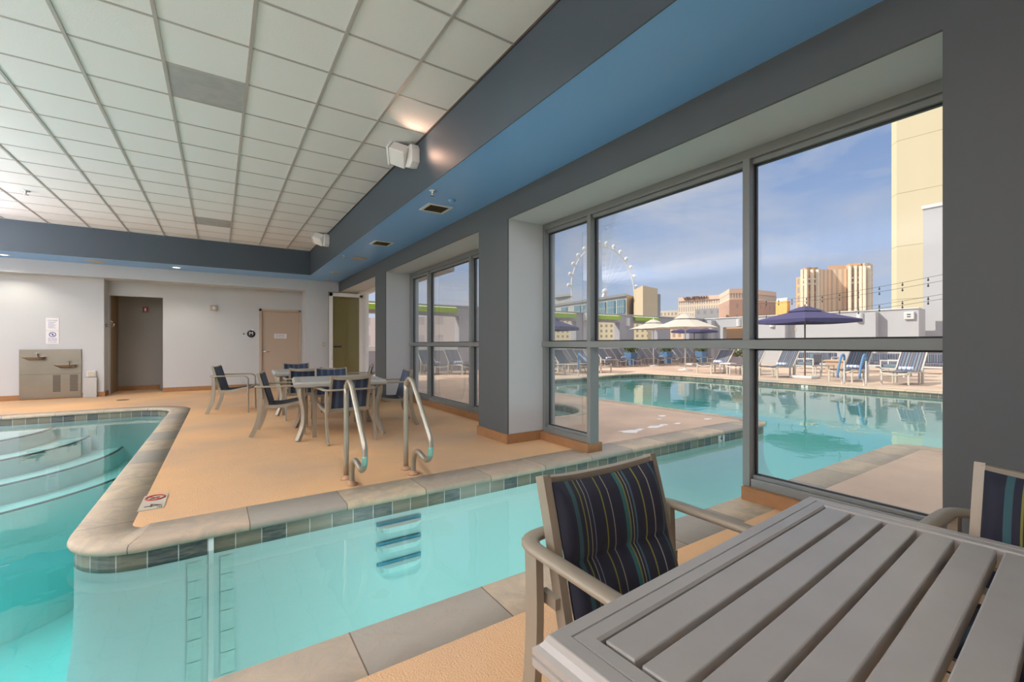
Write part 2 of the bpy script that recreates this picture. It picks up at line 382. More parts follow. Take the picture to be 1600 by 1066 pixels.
def region(outer, holes, keep, z, extra=()):
    V = []; E = []
    for lp in [outer] + list(holes):
        i = len(V); V += [Vector(q) for q in lp]; E += [(i + k, i + (k + 1) % len(lp)) for k in range(len(lp))]
    for a, b in extra:
        i = len(V); V += [Vector(a), Vector(b)]; E.append((i, i + 1))
    vo, eo, fo, *_ = delaunay_2d_cdt(V, E, [], 0, 1e-5)
    mb = MB(); mb.v = [(p.x, p.y, z) for p in vo]
    for f in fo:
        c = sum((vo[k] for k in f), Vector((0, 0))) / len(f)
        if keep(c): mb.f.append(tuple(f))
    return mb
XW = 3.5
rect = [(-10, -8), (31, -8), (31, 20), (-10, 20)]
cut = [((XW, -8), (XW, 20))]
ok = lambda c: not inside(c, DECKEDGE) and not inside(c, TUBEDGE) and inside(c, rect)
struct(region(rect, [DECKEDGE, TUBEDGE], lambda c: ok(c) and c.x < XW, 0, cut).build('floor', M['deck']), 'tan textured pool deck of the indoor room', 'floor')
struct(region(rect, [DECKEDGE, TUBEDGE], lambda c: ok(c) and c.x > XW, 0, cut).build('floor_outside', M['deck_out']), 'pink tan deck around the outdoor pool', 'floor')

def coping(loop, edge, name, sides=None):
    n = len(loop); rr = []; uvs = []; u = 0; prof_uv = [0, .02, .04, .06, .3, .33]
    wall = offset(loop, .03)
    segs = list(range(n)) + [0]
    mb = MB(); rings_ = []; u = .48
    for q, i in enumerate(segs):
        p = Vector(loop[i]); e = Vector(edge[i]); d = (e - p).normalized(); w = Vector(wall[i])
        if q: u += (p - Vector(loop[segs[q - 1]])).length
        f = lambda v, z: (v.x, v.y, z)
        rings_.append([f(w + d * .02, -.052), f(p + d * .008, -.05), f(p, -.03), f(p + d * .006, -.010), f(p + d * .022, 0), f(e, 0), f(e, -.06)])
        uvs += [(u, k) for k in range(7)]
    mb.rings(rings_, closed_u=False, cap=False, smooth=True)
    return struct(mb.build(name, M['coping'], uvs=uvs))
coping(POOL, DECKEDGE, 'trim_1'); coping(TUB, TUBEDGE, 'trim_2')
def strip(loop, z0, z1, name, m, d=.03):
    w = offset(loop, d); mb = MB(); rr = []; uvs = []; u = 0; n = len(w)
    for q in range(n + 1):
        p = w[q % n]
        if q: u += (Vector(p) - Vector(w[q - 1])).length
        rr.append([(p[0], p[1], z0), (p[0], p[1], z1)]); uvs += [(u, z0), (u, z1)]
    mb.rings(rr, closed_u=False, cap=False); return mb.build(name, m, uvs=uvs)
WZ = -.135
BOT, DEEP = -1.08, -2.6
struct(strip(POOL, -.16, -.045, 'trim_3', M['band']))
struct(strip(TUB, -.16, -.045, 'trim_4', M['band']))
def sstep(a, b, x): t = min(1, max(0, (x - a) / (b - a))); return t * t * (3 - 2 * t)
def depth_at(x, y): return BOT + (DEEP - BOT) * sstep(.5, 1.7, -x) * sstep(2.1, 5.0, y)
TOPC = -.42; COVE, RISE = .62, TOPC - BOT
def cove_rows():
    k = 9; rr = []
    offs = [offset(POOL, .032)] + [offset(POOL, .032 - COVE * (1 - math.cos(PI / 2 * q / k))) for q in range(k + 1)]
    for i in range(len(POOL)):
        zb = depth_at(*offs[-1][i]) - .004
        rr.append([(*offs[0][i], -.16)] + [(*offs[q + 1][i], TOPC + (zb - TOPC) * math.sin(PI / 2 * q / k)) for q in range(k + 1)])
    return rr
wl_ = MB(); wl_.rings(cove_rows(), closed_u=False, cap=False, closed_v=True, smooth=True)
struct(wl_.build('wall_pool', M['plaster']))
struct(strip(TUB, -.95, -.16, 'wall_tub', M['plaster'], .032))
fl_ = MB(); nx, ny = 86, 76
for j in range(ny + 1):
    for i in range(nx + 1):
        x, y = -6.3 + 21.6 * i / nx, -6.2 + 19.0 * j / ny; fl_.v.append((x, y, depth_at(x, y)))
for j in range(ny):
    for i in range(nx):
        k = j * (nx + 1) + i; fl_.smooth.add(len(fl_.f)); fl_.f.append((k, k + 1, k + nx + 2, k + nx + 1))
struct(fl_.build('floor_pool', M['plaster']))
TF = offset(TUB, .04)
struct(region(TF, [], lambda c: inside(c, TF), -.95).build('floor_tub', M['plaster']))
def water(loop, name, z1, z0, label):
    w = offset(loop, .036); mb = MB(); top = region(w, [], lambda c: inside(c, w), z1)
    b = region(w, [], lambda c: inside(c, w), z0); mb.v = list(top.v); mb.f = list(top.f); i = len(mb.v)
    mb.v += b.v; mb.f += [tuple(i + k for k in f)[::-1] for f in b.f]
    j = len(mb.v); n = len(w); mb.v += [(x, y, z1) for x, y in w] + [(x, y, z0) for x, y in w]
    mb.f += [(j + k, j + n + k, j + n + (k + 1) % n, j + (k + 1) % n) for k in range(n)]
    me = bpy.data.meshes.new(name); me.from_pydata(mb.v, [], mb.f); bm = bmesh.new(); bm.from_mesh(me)
    bmesh.ops.remove_doubles(bm, verts=bm.verts, dist=1e-4); bmesh.ops.recalc_face_normals(bm, faces=bm.faces); bm.to_mesh(me); bm.free()
    me.materials.append(M['water']); o = bpy.data.objects.new(name, me); COL.objects.link(o)
    return tag(o, label, 'water', kind='structure')
water(POOL, 'water_pool', WZ, DEEP - .02, 'clear turquoise water of the pool running out under the window')
water(TUB, 'water_tub', -.12, -.97, 'turquoise water of the round spa outside the window')

# ------------------------------------------------------------------ room shell
ZS, ZC, XF, XP, XG = 3.0, 3.62, 1.989, 2.90, 3.43
YB, YH, YL, YR = 12.5, 13.45, 13.7, 14.1
def bx(name, m, *b, bevel=0):
    return struct(MB().box(*b).build(name, m, bevel=bevel))
bx('ceiling', M['tile'], -9, XF + .02, -3.6, YB + .02, ZC, ZC + .1)
g = MB()
k = -16
while .2196 + .61 * k < XF:
    x = .2196 + .61 * k; k += 1
    if x > -9: g.box(x - .013, x + .013, -3.6, YB, ZC - .008, ZC + .002)
j = -14
while 4.799 + .61 * j < YB:
    y = 4.799 + .61 * j; j += 1
    g.box(-9, XF, y - .009, y + .009, ZC - .006, ZC + .002)
struct(g.build('ceiling_grid', M['grid']))
bx('ceiling_soffit_east', M['soffit'], XF + .01, XP + .7, -3.6, YH + .3, ZS, ZC + .12)
bx('wall_fascia_east', M['blue'], XF, XF + .01, -3.6, YB, ZS, ZC)
bx('ceiling_soffit_north', M['soffit'], -9, XF + .01, YB + .01, YH + .3, ZS, ZC + .12)
bx('wall_fascia_north', M['blue'], -9, XF + .01, YB, YB + .01, ZS, ZC)
bx('trim_5', M['grille'], XF - .012, XF, -3.6, YB, ZC - .02, ZC)
bx('ceiling_header_north', M['wall'], -9, XP, YH, YR + .2, 2.71, ZS)
# north wall: left field, doorway opening, right field, column
def wallpiece(name, parts, m):
    mb = MB()
    for p in parts: mb.box(*p)
    return struct(mb.build(name, m))
DX0, DX1, DZ = -2.17, -1.164, 2.37
wallpiece('wall_north', [(-9, -2.2, YL, YR + .25, 0, 2.72)], M['wall'])
wallpiece('wall_north_column', [(2.023, 2.613, YH, YR + .15, 0, 2.72)], M['wall'])
wallpiece('wall_north_inner', [(-2.2, DX0, YR, YR + .15, 0, 2.72), (DX0, DX1, YR, YR + .15, DZ, 2.72), (DX1, .94, YR, YR + .15, 0, 2.72), (1.99, 2.03, YR, YR + .15, 0, 2.72), (.94, 1.99, YR, YR + .15, 2.185, 2.72)], M['wall'])
# corridor behind the doorway
wallpiece('wall_corridor_west', [(DX0 - .1, DX0, YR + .15, 16.5, 0, 2.5)], mat('tan_corridor_paint', (.34, .25, .15), .6))
wallpiece('wall_corridor', [(DX0, -1.32, 15.2, 15.3, 0, 2.5), (-1.32, -1.25, 15.2, 16.5, 0, 2.5), (-.9, -.8, YR + .15, 16.5, 0, 2.5), (-2.3, -.8, 16.5, 16.6, 0, 2.5)], mat('taupe_corridor_paint', (.34, .33, .31), .6))
bx('ceiling_corridor', M['tile'], DX0, -.8, YR + .15, 16.5, 2.45, 2.55)
bx('baseboard_corridor', M['skirt'], DX0, -1.32, 15.18, 15.2, 0, .11)
wallpiece('baseboard_north', [(-9, -2.2, YL - .02, YL, 0, .11), (-2.2, -2.18, YL - .02, YR, 0, .11), (DX1, .94, YR - .02, YR, 0, .11), (2.0, 2.613, YH - .02, YH, 0, .11)], M['skirt'])
# east window wall: piers, lintel, reveals, curbs
OPEN = [(.634, 4.48), (5.187, 9.17), (9.88, 13.45)]
PIERS = [(-3.6, .634), (4.48, 5.187), (9.17, 9.88)]
LZ = 2.714
mbp, mbr, mbs = MB(), MB(), MB()
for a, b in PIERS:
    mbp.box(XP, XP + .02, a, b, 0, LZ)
    mbr.box(XP + .02, XG + .2, a, b, 0, LZ)
    mbs.box(XP - .018, XP, a - .018, b + .018, 0, .115)
    mbs.box(XP, XG + .0, a - .018, a, 0, .115); mbs.box(XP, XG, b, b + .018, 0, .115)
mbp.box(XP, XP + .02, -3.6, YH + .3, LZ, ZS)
mbr.box(XP + .02, XG + .25, -3.6, YH + .3, LZ, ZS)
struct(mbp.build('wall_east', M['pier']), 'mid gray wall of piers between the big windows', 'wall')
struct(mbr.build('wall_east_reveal', M['wall']))
mbs.box(XG - .05, XG + .17, 3.60, 4.48, 0, .10)
mbs.box(XG - .05, XG + .17, .634, 1.885, 0, .10)
mbs.box(XG - .05, XG + .17, 5.187, 9.17, 0, .10)
struct(mbs.build('baseboard_east', M['skirt']))
# roof slab, remaining walls
bx('ceiling_roof', M['outwall'], -9.4, 3.75, -4, 17, ZC + .13, 4.3)
wallpiece('wall_east_parapet', [(3.55, 3.8, -4, 17, ZS, 4.3)], M['outwall'])
wallpiece('wall_west', [(-9.2, -9, -3.6, 14.3, 0, .6), (-9.2, -9, -3.6, 14.3, 2.9, ZC + .1), (-9.2, -9, -3.6, -2.6, .6, 2.9), (-9.2, -9, 2, 3, .6, 2.9), (-9.2, -9, 7.5, 8.5, .6, 2.9), (-9.2, -9, 13, 14.3, .6, 2.9)], M['wall'])
wallpiece('wall_south', [(-9.2, XP + .7, -3.8, -3.6, 0, ZC + .1)], M['wall'])

# window frames, one object per window
def window(name, y0, y1, mulls, panes, zsill=.10):
    """aluminium frame in plane XG; mulls = list of (y, z0); panes = list of (ya, yb, za, zb)"""
    f = MB(); d0, d1 = XG, XG + .12
    f.box(d0, d1, y0, y1, 2.64, LZ + .0)              # head
    f.box(d0 + .03, d1, y0, y1, 2.60, 2.64)
    f.box(d0, d1, y1 - .055, y1, zsill, 2.64)
    f.box(d0, d1, y0, y0 + .055, zsill, 2.64)
    for y, z0 in mulls: f.box(d0 - .01, d1, y - .028, y + .028, z0, 2.64)
    f.box(d0 - .015, d1 - .01, y0, y1, 1.165, 1.235)
    for ya, yb, za, zb in panes:
        if za < .5: f.box(d0, d1, ya, yb, zsill, zsill + .06); f.box(d0 + .03, d1, ya, yb, zsill + .06, zsill + .085)
    o = f.build(name, M['alu'], bevel=.003); struct(o)
    return o
pg = [(3.66, 4.43, .18, 1.165), (3.66, 4.43, 1.235, 2.60), (1.90, 3.60, 1.235, 2.60), (.68, 1.84, .18, 1.165), (.68, 1.84, 1.235, 2.60)]
w1 = window('window_1', .634, 4.48, [(3.63, .10), (1.87, .10)], pg)
tag(w1, 'largest window with swim-through gap under its middle pane', 'window')
w2 = window('window_2', 5.187, 9.17, [(8.17, .10), (6.42, .10)], [(8.2, 9.12, .18, 1.165), (6.45, 8.14, .18, 1.165), (5.24, 6.39, .18, 1.165), (8.2, 9.12, 1.235, 2.6), (6.45, 8.14, 1.235, 2.6), (5.24, 6.39, 1.235, 2.6)])
tag(w2, 'second window, behind the far table and chairs', 'window')
for w, ps in ((w1, pg), (w2, [(8.2, 9.12, .18, 1.165), (6.45, 8.14, .18, 1.165), (5.24, 6.39, .18, 1.165), (8.2, 9.12, 1.235, 2.6), (6.45, 8.14, 1.235, 2.6), (5.24, 6.39, 1.235, 2.6)])):
    for ya, yb, za, zb in ps:
        MB().box(XG + .075, XG + .081, ya - .01, yb + .01, za - .01, zb + .01).build('pane', M['glass'], w)
        gk = MB(); xx0, xx1 = XG + .062, XG + .082
        gk.box(xx0, xx1, ya, ya + .012, za, zb); gk.box(xx0, xx1, yb - .012, yb, za, zb); gk.box(xx0, xx1, ya, yb, zb - .012, zb); gk.box(xx0, xx1, ya, yb, za, za + .012)
        gk.build('gasket', M['black'], w)
# door opening in the third bay: fixed frame and the open glass leaf
w3 = MB(); w3.box(XG, XG + .12, 9.88, 13.45, 2.62, LZ); w3.box(XG, XG + .12, 9.88, 9.95, 0, 2.62); w3.box(XG, XG + .12, 11.3, 11.36, 0, 2.62)
w3 = struct(w3.build('window_3', M['white']))
MB().box(XG + .05, XG + .056, 9.95, 11.3, .05, 2.6).build('pane', M['glass'], w3)
DY = 13.22
leaf = MB(); L0, L1, LT = 2.59, 3.52, 2.66
leaf.box(L0, L0 + .10, DY, DY + .045, 0.01, LT); leaf.box(L1 - .10, L1, DY, DY + .045, .01, LT); leaf.box(L0, L1, DY, DY + .045, LT - .10, LT); leaf.box(L0, L1, DY, DY + .045, .01, .2)
leaf = tag(leaf.build('glass_door', M['white'], bevel=.004), 'white framed glass door standing open beside the windows', 'door')
MB().box(L0 + .09, L1 - .09, DY + .02, DY + .026, .19, LT - .09).build('pane', M['doorglass'], leaf)
h = MB(); h.tube([(L0 + .06, DY, .78), (L0 + .06, DY - .06, .80), (L0 + .06, DY - .07, .95), (L0 + .06, DY - .06, 1.04), (L0 + .06, DY, 1.06)], .012)
h.build('handle', M['white'], leaf)
MB().box(L0 + .12, L0 + .34, DY + .012, DY + .019, 1.11, 1.155).build('sticker', M['black'], leaf)
bx('wall_door_reveal', M['white'], 3.52, 3.6, 12.9, 13.3, 0, 2.7)
bx('wall_north_outside', mat('tan_render', (.50, .44, .30), .8), 2.62, 3.66, 13.6, 13.8, 0, 3.0)
bx('trim_canopy', mat('taupe_render', (.42, .38, .34), .8), 3.6, 4.85, 9.9, 14.5, 3.0, 3.22)

# tan service door in the north wall
dr = struct(MB().box(1.0, 1.925, YR + .03, YR + .075, .01, 2.12).build('door_1', M['tan'], bevel=.003))
tag(dr, 'tan service door with a paper notice, beside the white column', 'door')
f = MB(); f.box(.935, 1.0, YR - .02, YR + .1, 0, 2.185); f.box(1.925, 1.99, YR - .02, YR + .1, 0, 2.185); f.box(.935, 1.99, YR - .02, YR + .1, 2.12, 2.185)
f.build('frame', M['tan'], dr, bevel=.004)
h = MB(); h.lathe([(.001, -.03), (.032, -.03), (.035, -.005), (.035, 0)], (1.07, YR + .03, 1.0), 16, axis='Y'); h.tube([(1.07, YR - .02, 1.0), (1.07, YR - .035, 1.0), (1.20, YR - .035, .995)], .011)
h.build('handle', M['chrome'], dr)
def text(parent, body, size, loc, rot, m, name='lettering', extrude=.001, align='CENTER'):
    cu = bpy.data.curves.new(name, 'FONT'); cu.body = body; cu.size = size; cu.align_x = align; cu.align_y = 'CENTER'; cu.extrude = extrude; cu.resolution_u = 3
    o = bpy.data.objects.new(name + '_tmp', cu); COL.objects.link(o)
    dg = bpy.context.evaluated_depsgraph_get(); me = bpy.data.meshes.new_from_object(o.evaluated_get(dg)); bpy.data.objects.remove(o)
    me.materials.clear(); me.materials.append(m); n = bpy.data.objects.new(name, me); COL.objects.link(n); n.location = loc; n.rotation_euler = rot
    if parent: n.parent = parent
    return n
FACE_S = (PI / 2, 0, 0)     # reads from the south
nt_ = tag(MB().box(1.31, 1.62, YR + .025, YR + .029, 1.37, 1.50).build('notice', M['paper']), 'white paper notice taped on the tan door', 'notice')
for i in range(4): MB().box(1.335, 1.595 - .03 * (i % 2), YR + .0235, YR + .0252, 1.475 - i * .026, 1.481 - i * .026).build('text_line', M['ink'], nt_)
# ------------------------------------------------------------------ pool fittings
st = MB()
for i in range(3):
    z1 = -.225 - i * .155
    st.rings([[(1.03, 3.47, z1), (1.06, 3.41, z1), (1.10, 3.385, z1), (1.32, 3.385, z1), (1.37, 3.41, z1), (1.395, 3.47, z1)], [(1.03, 3.47, z1 - .05), (1.07, 3.43, z1 - .05), (1.11, 3.41, z1 - .05), (1.31, 3.41, z1 - .05), (1.355, 3.43, z1 - .05), (1.395, 3.47, z1 - .05)]])
wst = tag(st.build('wall_steps', mat('white_step_plastic', (.80, .92, .92), .5)), 'three moulded white footholds in the channel wall between the handrails', 'steps')
for i in range(3): MB().prism([(1.03, 3.472), (1.035, 3.455), (1.39, 3.455), (1.395, 3.472)], -.224 - i * .155, -.205 - i * .155).build('slot', M['slot'], wst)  # dark blue strip colours in the shaded top of each recess
def pool_rail(x, label):
    p = [(4.11, 0), (4.11, .75), (4.095, .82), (4.05, .865), (3.99, .875), (3.93, .85), (3.88, .80), (3.70, .60), (3.54, .42), (3.515, .36), (3.515, .30), (3.54, .235), (3.60, .20), (3.66, .205), (3.74, .225), (3.81, .23), (3.87, .20), (3.905, .14), (3.915, .07), (3.915, 0)]
    pts = smooth_path([(x, y, z) for y, z in p])
    r = tag(MB().tube(pts, .023, 12, up=(1, 0, 0)).build('pool_handrail', M['rail']), label, 'handrail', 'steel handrails at the channel steps')
    MB().tube([q for q in pts if q[1] < 3.535 and q[2] < .345][::1], .0235, 12, up=(1, 0, 0)).build('patina', M['verd'], r)
    for y in (4.11, 3.915):
        MB().lathe([(.05, 0), (.05, .012), (.03, .02), (.026, .035)], (x, y, 0), 16).build('flange', mat_rust, r)
    return r
def smooth_path(p, n=4):
    P = [Vector(q) for q in p]; out = []
    for i in range(len(P) - 1):
        a, b, c, d = P[max(i - 1, 0)], P[i], P[i + 1], P[min(i + 2, len(P) - 1)]
        for k in range(n):
            t = k / n; out.append(tuple(.5 * ((2 * b) + (c - a) * t + (2 * a - 5 * b + 4 * c - d) * t * t + (3 * b - a - 3 * c + d) * t ** 3)))
    out.append(tuple(P[-1])); return out
mat_rust = mat('rust_stained_flange', (.50, .30, .18), .6, .2)
pool_rail(.95, 'curved steel handrail closer to the rounded tip of the deck')
pool_rail(1.5, 'curved steel handrail closer to the window piers')
# safety line strip: down the channel wall and over its floor
def lane(t):       # arc length down the channel wall, round the cove and over the floor -> (y, z)
    z0 = BOT + RISE; l1 = -.05 - z0
    if t < l1: return (3.466, -.05 - t)
    q = (t - l1) / 1.005
    if q < 1: return (3.466 - COVE * (1 - math.cos(PI / 2 * q)), z0 - RISE * math.sin(PI / 2 * q) + .006)
    return (3.466 - COVE - (t - l1 - 1.005), BOT + .006)
ln = MB(); ln.sweep([(-.04, *lane(.04 * k)) for k in range(48)], [(-.014, -.006), (.014, -.006), (.014, .006), (-.014, .006)], up=(1, 0, 0), smooth=False) if False else ln.rings([[(x, *lane(.04 * k)) for x in (-.054, -.026)] for k in range(48)], closed_u=False, cap=False)
struct(ln.build('trim_6', mat('white_line_tile', (.84, .90, .88), .5)))
ln = MB()
for sx in (-.165, .01):
    for i in range(15):
        t0 = .14 + i * .118
        ln.rings([[(x, *lane(t0 + .114 * k / 3)) for x in (sx, sx + .075)] for k in range(4)], closed_u=False, cap=False)
struct(ln.build('trim_7', mat('aqua_line_tile', (.66, .85, .81), .6)))
# curved entry steps at the far end of the main pool
es = MB()
for i, (r, z) in enumerate(((3.2, -.95), (2.75, -.70), (2.3, -.45), (1.85, -.25))):
    es.prism([(-4.2 + r * math.cos(PI + PI * k / 28), 10.77 + r * math.sin(PI + PI * k / 28)) for k in range(29)], DEEP, z)
struct(es.build('trim_8', M['plaster']))
es = MB()
for i, (r, z) in enumerate(((3.2, -.95), (2.75, -.70), (2.3, -.45), (1.85, -.25))):
    es.tube([(-4.2 + (r - .03) * math.cos(PI + PI * k / 28), 10.77 + (r - .03) * math.sin(PI + PI * k / 28), z + .002) for k in range(29)], .022, 6)
struct(es.build('trim_9', mat('dark_step_edge', (.03, .10, .12), .5)))
# depth markers
dm = tag(MB().box(-.485, -.335, 4.12, 4.50, .001, .006).build('depth_marker', mat('weathered_tile', (.52, .47, .38), .6)), 'white depth tile lettered 4 FT with a no diving symbol, set by the tip', 'depth marker')
rz_ = -PI / 2
text(dm, '4', .15, (-.41, 4.21, .0065), (0, 0, -PI / 2), M['grille']); text(dm, 'FT', .045, (-.365, 4.145, .0065), (0, 0, -PI / 2), M['grille'])
MB().tube([(-.41 + .058 * math.cos(2 * PI * k / 28), 4.405 + .065 * math.sin(2 * PI * k / 28), .0068) for k in range(28)], .007, 6, closed=True).build('ring', M['red'], dm)
MB().bar((-.45, 4.45, .0075), (-.37, 4.36, .0075), .012, .003).build('slash', M['red'], dm)
MB().bar((-.44, 4.38, .007), (-.385, 4.425, .007), .014, .002).build('diver', M['black'], dm)
d4 = tag(MB().box(5.72, 5.87, 3.508, 3.516, -.16, -.045).build('depth_tile', M['offwhite']), 'white waterline tile with a 4 beyond the window post', 'depth marker')
text(d4, '4', .12, (5.795, 3.506, -.102), FACE_S, M['black'])
d4 = tag(MB().box(15.02, 15.028, 6.30, 6.50, -.16, -.045).build('depth_tile', M['offwhite']), 'white waterline tile with a 4 below the outdoor navy umbrella', 'depth marker')
text(d4, '4', .12, (15.018, 6.4, -.102), (PI / 2, 0, -PI / 2), M['black'])
tag(MB().lathe([(.001, .004), (.10, .004), (.11, .001), (.11, 0)], (-1.72, 12.6, 0), 20).build('floor_drain', mat('bronze_drain', (.16, .10, .05), .5, .5)), 'round dark drain in the deck by the doorway', 'drain')

# ------------------------------------------------------------------ patio chair and table
def grid_surface(mb, fn, nu, nv, uvs, thick=None):
    i = len(mb.v)
    for a in range(nv + 1):
        for b in range(nu + 1):
            u, v = b / nu, a / nv; mb.v.append(tuple(fn(u, v))); uvs.append((u, v))
    for a in range(nv):
        for b in range(nu):
            k = i + a * (nu + 1) + b; mb.smooth.add(len(mb.f)); mb.f.append((k, k + 1, k + nu + 2, k + nu + 1))
def pad(fn, nrm, nu, nv, th):
    """closed cushion: two skins a varying thickness apart"""
    mb = MB(); uvs = []
    grid_surface(mb, lambda u, v: Vector(fn(u, v)) + Vector(nrm) * th(u, v), nu, nv, uvs)
    grid_surface(mb, lambda u, v: Vector(fn(u, v)) - Vector(nrm) * th(u, v), nu, nv, uvs)
    return mb, uvs
def make_chair(name, label, padded, group):
    t = thing(name, label, 'chair', group=group)
    # U-shaped arm rail round the back
    rl = [(-.30, .27, .60), (-.30, .24, .635), (-.30, .15, .648), (-.30, -.18, .648), (-.295, -.25, .648), (-.27, -.285, .648), (-.22, -.30, .648), (0, -.305, .648), (.22, -.30, .648), (.27, -.285, .648), (.295, -.25, .648), (.30, -.18, .648), (.30, .15, .648), (.30, .24, .635), (.30, .27, .60)]
    pts = smooth_path(rl, 3)
    MB().sweep(pts, [(-.024, -.006), (-.018, -.011), (.018, -.011), (.024, -.006), (.024, .004), (.014, .011), (-.014, .011), (-.024, .004)]).build('arm_rail', M['champ'], t)
    for s in (-1, 1):
        MB().sweep([(s * .30, .272, .615), (s * .30, .275, .3), (s * .30, .28, 0)], [(-.024, -.009), (.024, -.009), (.024, .009), (-.024, .009)], up=(0, 1, 0), smooth=False).build('leg', M['champ'], t, bevel=.003)
        lp = smooth_path([(s * .285, -.255, .645), (s * .285, -.25, .45), (s * .285, -.265, .25), (s * .285, -.31, .10), (s * .285, -.355, 0)], 4)
        MB().sweep(lp, [(-.012, -.026), (.012, -.026), (.012, .026), (-.012, .026)], up=(0, 1, 0), smooth=False).build('leg', M['champ'], t)
    fr = MB()
    for s in (-1, 1):
        fr.sweep(smooth_path([(s * .262, -.17, .385), (s * .262, .0, .385), (s * .262, .2, .425), (s * .262, .275, .435)], 3), [(-.011, -.02), (.011, -.02), (.011, .02), (-.011, .02)], smooth=False)
        fr.bar((s * .25, -.19, .50), (s * .25, -.255, .50), .02, .03); fr.bar((s * .26, .27, .43), (s * .30, .27, .43), .03, .02)
    fr.bar((-.262, .265, .425), (.262, .265, .425), .03, .03); fr.bar((-.262, -.165, .385), (.262, -.165, .385), .02, .045)
    fr.build('seat_frame', M['champ'], t)
    bf = MB()
    for s in (-1, 1):
        bf.sweep(smooth_path([(s * .23, -.165, .37), (s * .23, -.20, .50), (s * .23, -.245, .68), (s * .23, -.285, .82)], 3), [(-.013, -.019), (.013, -.019), (.013, .019), (-.013, .019)], up=(0, 1, 0), smooth=False)
    bf.sweep(smooth_path([(-.23, -.275, .80), (-.1, -.295, .785), (.1, -.295, .785), (.23, -.275, .80)], 4), [(-.012, -.02), (.012, -.02), (.012, .02), (-.012, .02)], smooth=False)
    bf.build('back_frame', M['champ'], t)
    def backf(u, v):
        x = (u - .5) * .435; z = .40 + .405 * v - .018 * (1 - (2 * u - 1) ** 2) * v
        y = -.155 - .115 * v - .02 * (1 - (2 * u - 1) ** 2)
        return (x, y + .012, z)
    if padded:
        def th(u, v):
            e = min(1, min(u, 1 - u) * 14, min(v, 1 - v) * 10); q = abs(math.sin(PI * (v / .46 if v < .46 else (v - .46) / .54)))
            ripple = .0015 * math.sin(u * 60) * (1 - min(1, abs(v - .46) * 12))
            return .002 + .028 * max(e, 0) ** .5 * (.10 + .90 * q ** .55) + ripple
        mb, uv = pad(backf, (0, 1, .3), 40, 28, th)
        mb.build('back_cushion', M['chairfab'], t, uvs=uv)
    else:
        mb, uv = pad(backf, (0, 1, .3), 10, 8, lambda u, v: .006)
        mb.build('back_sling', M['farfab'], t, uvs=uv)
    def seatf(u, v):
        x = (u - .5) * .51; y = -.165 + .435 * v
        z = (.385 + .04 * min(1, max(0, (v - .3) / .5)) + .012) - .028 * (1 - (2 * u - 1) ** 2) * (1 - v * .6) - (.01 if v > .97 else 0)
        return (x, y, z)
    mb, uv = pad(seatf, (0, 0, 1), 12, 12, lambda u, v: (.022 if padded else .006))
    mb.build('seat_sling', M['sling'] if not padded else M['chairfab'], t, uvs=uv)
    return t
def make_table(label, group=None):
    t = thing('patio_table', label, 'table', group=group)
    H, h = .73, .56
    prof = [(.03, -.07), (.004, -.058), (0, -.052), (0, -.040), (.004, -.038), (.004, -.036), (0, -.034), (0, -.024), (.008, -.019), (.014, -.010), (.018, -.001), (.020, 0), (.044, 0), (.0445, -.003), (.047, -.003), (.0475, 0), (.072, 0), (.077, -.004), (.077, -.045)]
    rr = []
    for ins, dz in prof:
        q = h - ins; rr.append([(-q, -q, H + dz), (q, -q, H + dz), (q, q, H + dz), (-q, q, H + dz)])
    MB().rings(rr, True, False, True).build('top_frame', M['champd'], t)
    n = 14; a0 = -h + .077; w = (2 * (h - .077)) / n
    for i in range(n):
        y0 = a0 + i * w + .006; y1 = a0 + (i + 1) * w - .006
        MB().box(-h + .082, h - .082, y0, y1, H - .034, H - .0008).build('slat', M['champd'], t, bevel=.0028, seg=2)
    for x in (-.3, .3): MB().box(x - .02, x + .02, -h + .07, h - .07, H - .058, H - .036).build('under_rail', M['champd'], t)
    for sx in (-1, 1):
        for sy in (-1, 1):
            e = .5
            p = smooth_path([(sx * (e - .02), sy * (e - .02), .67), (sx * (e - .02), sy * (e - .02), .57), (sx * (e - .055), sy * (e - .055), .38), (sx * (e - .05), sy * (e - .05), .2), (sx * (e - .01), sy * (e - .01), .07), (sx * (e + .02), sy * (e + .02), 0)], 4)
            d = (sx, sy, 0)
            MB().sweep(p, [(-.027, -.024), (.027, -.024), (.027, .024), (-.027, .024)], up=d, smooth=False).build('leg', M['champ'], t, bevel=.004)
    return t
tA = make_table('slatted square table with gray slats, in the near corner by the pier', 'slatted patio tables')
tA.location = (1.02, .06, 0); tA.rotation_euler.z = math.radians(3.6)
dup(tA, (1.38, 6.47, 0), math.radians(-6), 'slatted square table right behind the two pool handrails', 'slatted patio tables')
dup(tA, (1.36, 8.85, 0), math.radians(-3), 'slatted square table farthest away, before the tan door', 'slatted patio tables')
GN, GF = 'padded chairs at the near table', 'blue sling chairs at the far tables'
cA = make_chair('patio_chair', 'padded striped chair facing the near table, backed by the channel', True, GN)
cA.location = (1.012, .735, 0); cA.rotation_euler.z = PI
dup(cA, (1.75, .124, 0), PI / 2, 'padded striped chair cut by the photo edge, against the gray pier', GN)
cB = make_chair('patio_chair', 'sling chair standing apart on open deck in front of the back wall', False, GF)
F = lambda dx, dy: -math.atan2(dx, dy)      # rotation that turns local +Y to a direction
cB.location = (.24, 9.42, 0); cB.rotation_euler.z = F(1, -.25)
